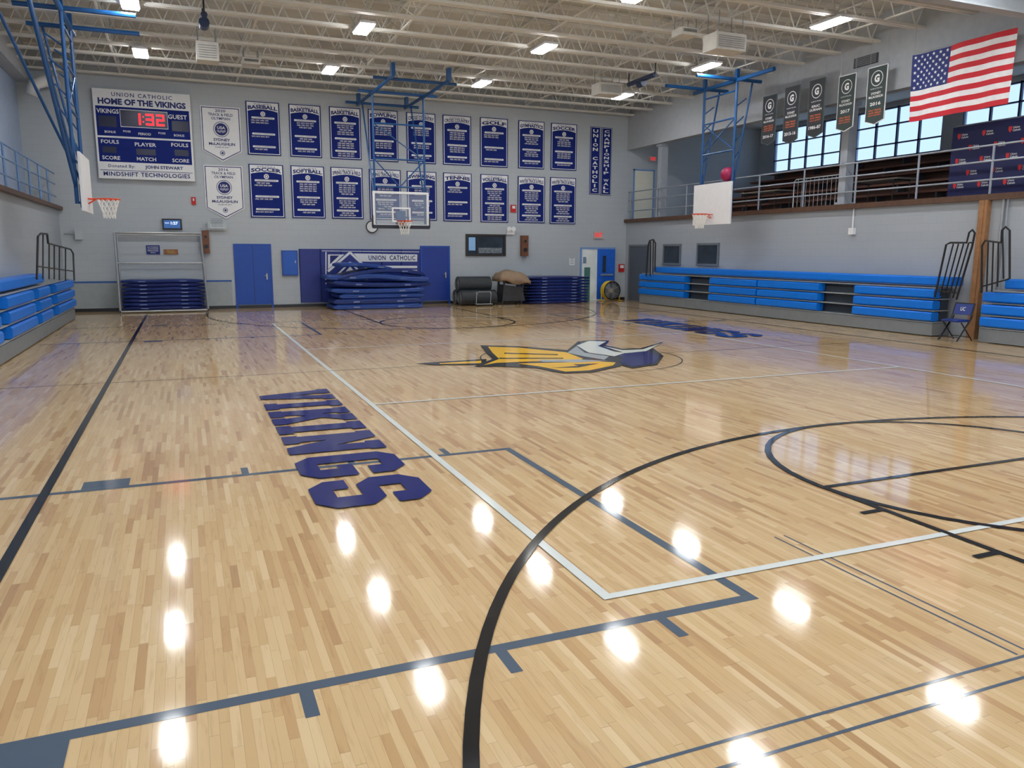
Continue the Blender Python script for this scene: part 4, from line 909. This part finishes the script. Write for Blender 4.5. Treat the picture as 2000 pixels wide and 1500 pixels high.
thing('american_flag',(9.43,(y0+y1)/2,z0),'large American flag hanging flat from the ceiling','flag',[('cloth',cl,[M('flag_red',(196,30,46),.7),M('flag_white',(230,231,234),.7),M('flag_blue',(26,44,112),.7)],1),('star',st,letw),('hanger',hg,silver)])
# ---- ceiling units
def heater(u,v,z,sx,sy,sz,label,dx=0):
    p=onZ(u,v,z); x,y=p.x+dx,p.y
    b_=MB().box(x-sx/2,x+sx/2,y-sy/2,y+sy/2,z-sz/2,z+sz/2); lv=MB()
    for k in range(6): lv.box(x-sx/2+.05,x+sx/2-.05,y-sy/2-.015,y-sy/2,z-sz/2+.06+k*(sz-.1)/6,z-sz/2+.075+k*(sz-.1)/6)
    h_=MB()
    for a in (-1,1):
        for c in (-1,1): h_.tube((x+a*sx*.4,y+c*sy*.4,z+sz/2),(x+a*sx*.4,y+c*sy*.4,ZJ+.05),.01,5)
    thing('unit_heater',(x,y,z-sz/2),label,'ceiling heater',[('casing',b_,M('offwhite_casing',(196,195,188),.5)),('louvre',lv,M('louvre_grey',(150,150,148),.6)),('hanger_rod',h_,greyk)],'ceiling units')  # louvre strips are a darker grey than the casing
heater(405,104,6.55,.5,.5,.42,'boxy off-white unit hung from the joists')
heater(1415,86,6.5,.8,.5,.36,'wide off-white heater hung from the joists')
heater(1185,176,6.6,.75,.5,.32,'off-white heater hung from the joists near wall')
heater(490,122,6.8,.45,.4,.16,'small off-white box hung from the joists')
heater(1338,65,6.8,.45,.4,.16,'small off-white box hung from the joists')
for (u0,v0,u1,v1) in ((397,45,397,85),(1228,165,1280,145)):
    p=onZ(u0,v0,6.8); q=onZ(u1,v1,6.8)
    if u0==u1: q=p+V((0,-.7,0))
    q.z=p.z=6.8
    mb=MB().path([p,q],.07,8); mb.lathe(p.lerp(q,.5)-V((0,0,.1)),(q-p),[(0,-.14),(.11,-.14),(.11,.14),(0,.14)],14); d_=MB().tube(p+V((0,0,0)),p+V((0,0,.3)),.02).tube(q,q+V((0,0,.3)),.02)
    thing('hoop_winch',p,'dark blue ceiling winch and beam for hoop','winch',[('drum',mb,M('dark_blue_steel',(36,52,84),.4)),('bracket',d_,black)],'ceiling winches')
a=onY(75,150,W-.5)
solo('duct_elbow',MB().path([(a.x+.35,W-.02,6.75),(a.x+.33,W-.4,6.75),(a.x+.15,W-.6,6.72),(a.x-.1,W-.65,6.6),(a.x-.2,W-.65,6.3)],.17,14),M('white_duct',(215,218,216),.5),'short white insulated pipe elbow below the joists','duct',smooth=True)
a=onY(146,450,W-.02); b=onY(162,468,W-.02)
thing('junction_box',((a.x+b.x)/2,W,b.z),'small grey electrical junction box on the wall','junction box',[('box',MB().box(a.x,b.x,W-.12,W,b.z,a.z),M('pale_grey_box',(172,180,184))),('conduit',MB().tube((a.x,W-.04,a.z-.1),(XL+.1,W-.04,a.z-.1),.02),silver)])
# ================================================================ WORLD
w=bpy.data.worlds.new('sky'); sc.world=w; w.use_nodes=True; nt=w.node_tree; bg=nt.nodes['Background']
tc=nt.nodes.new('ShaderNodeTexCoord'); sp=nt.nodes.new('ShaderNodeSeparateXYZ'); nt.links.new(tc.outputs['Generated'],sp.inputs[0])
r=nt.nodes.new('ShaderNodeValToRGB'); r.color_ramp.elements[0].position=.0; r.color_ramp.elements[0].color=(.64,.68,.74,1); r.color_ramp.elements[1].position=.5; r.color_ramp.elements[1].color=(.44,.58,.90,1)
nt.links.new(sp.outputs[2],r.inputs['Fac']); nt.links.new(r.outputs['Color'],bg.inputs['Color']); bg.inputs['Strength'].default_value=1.9
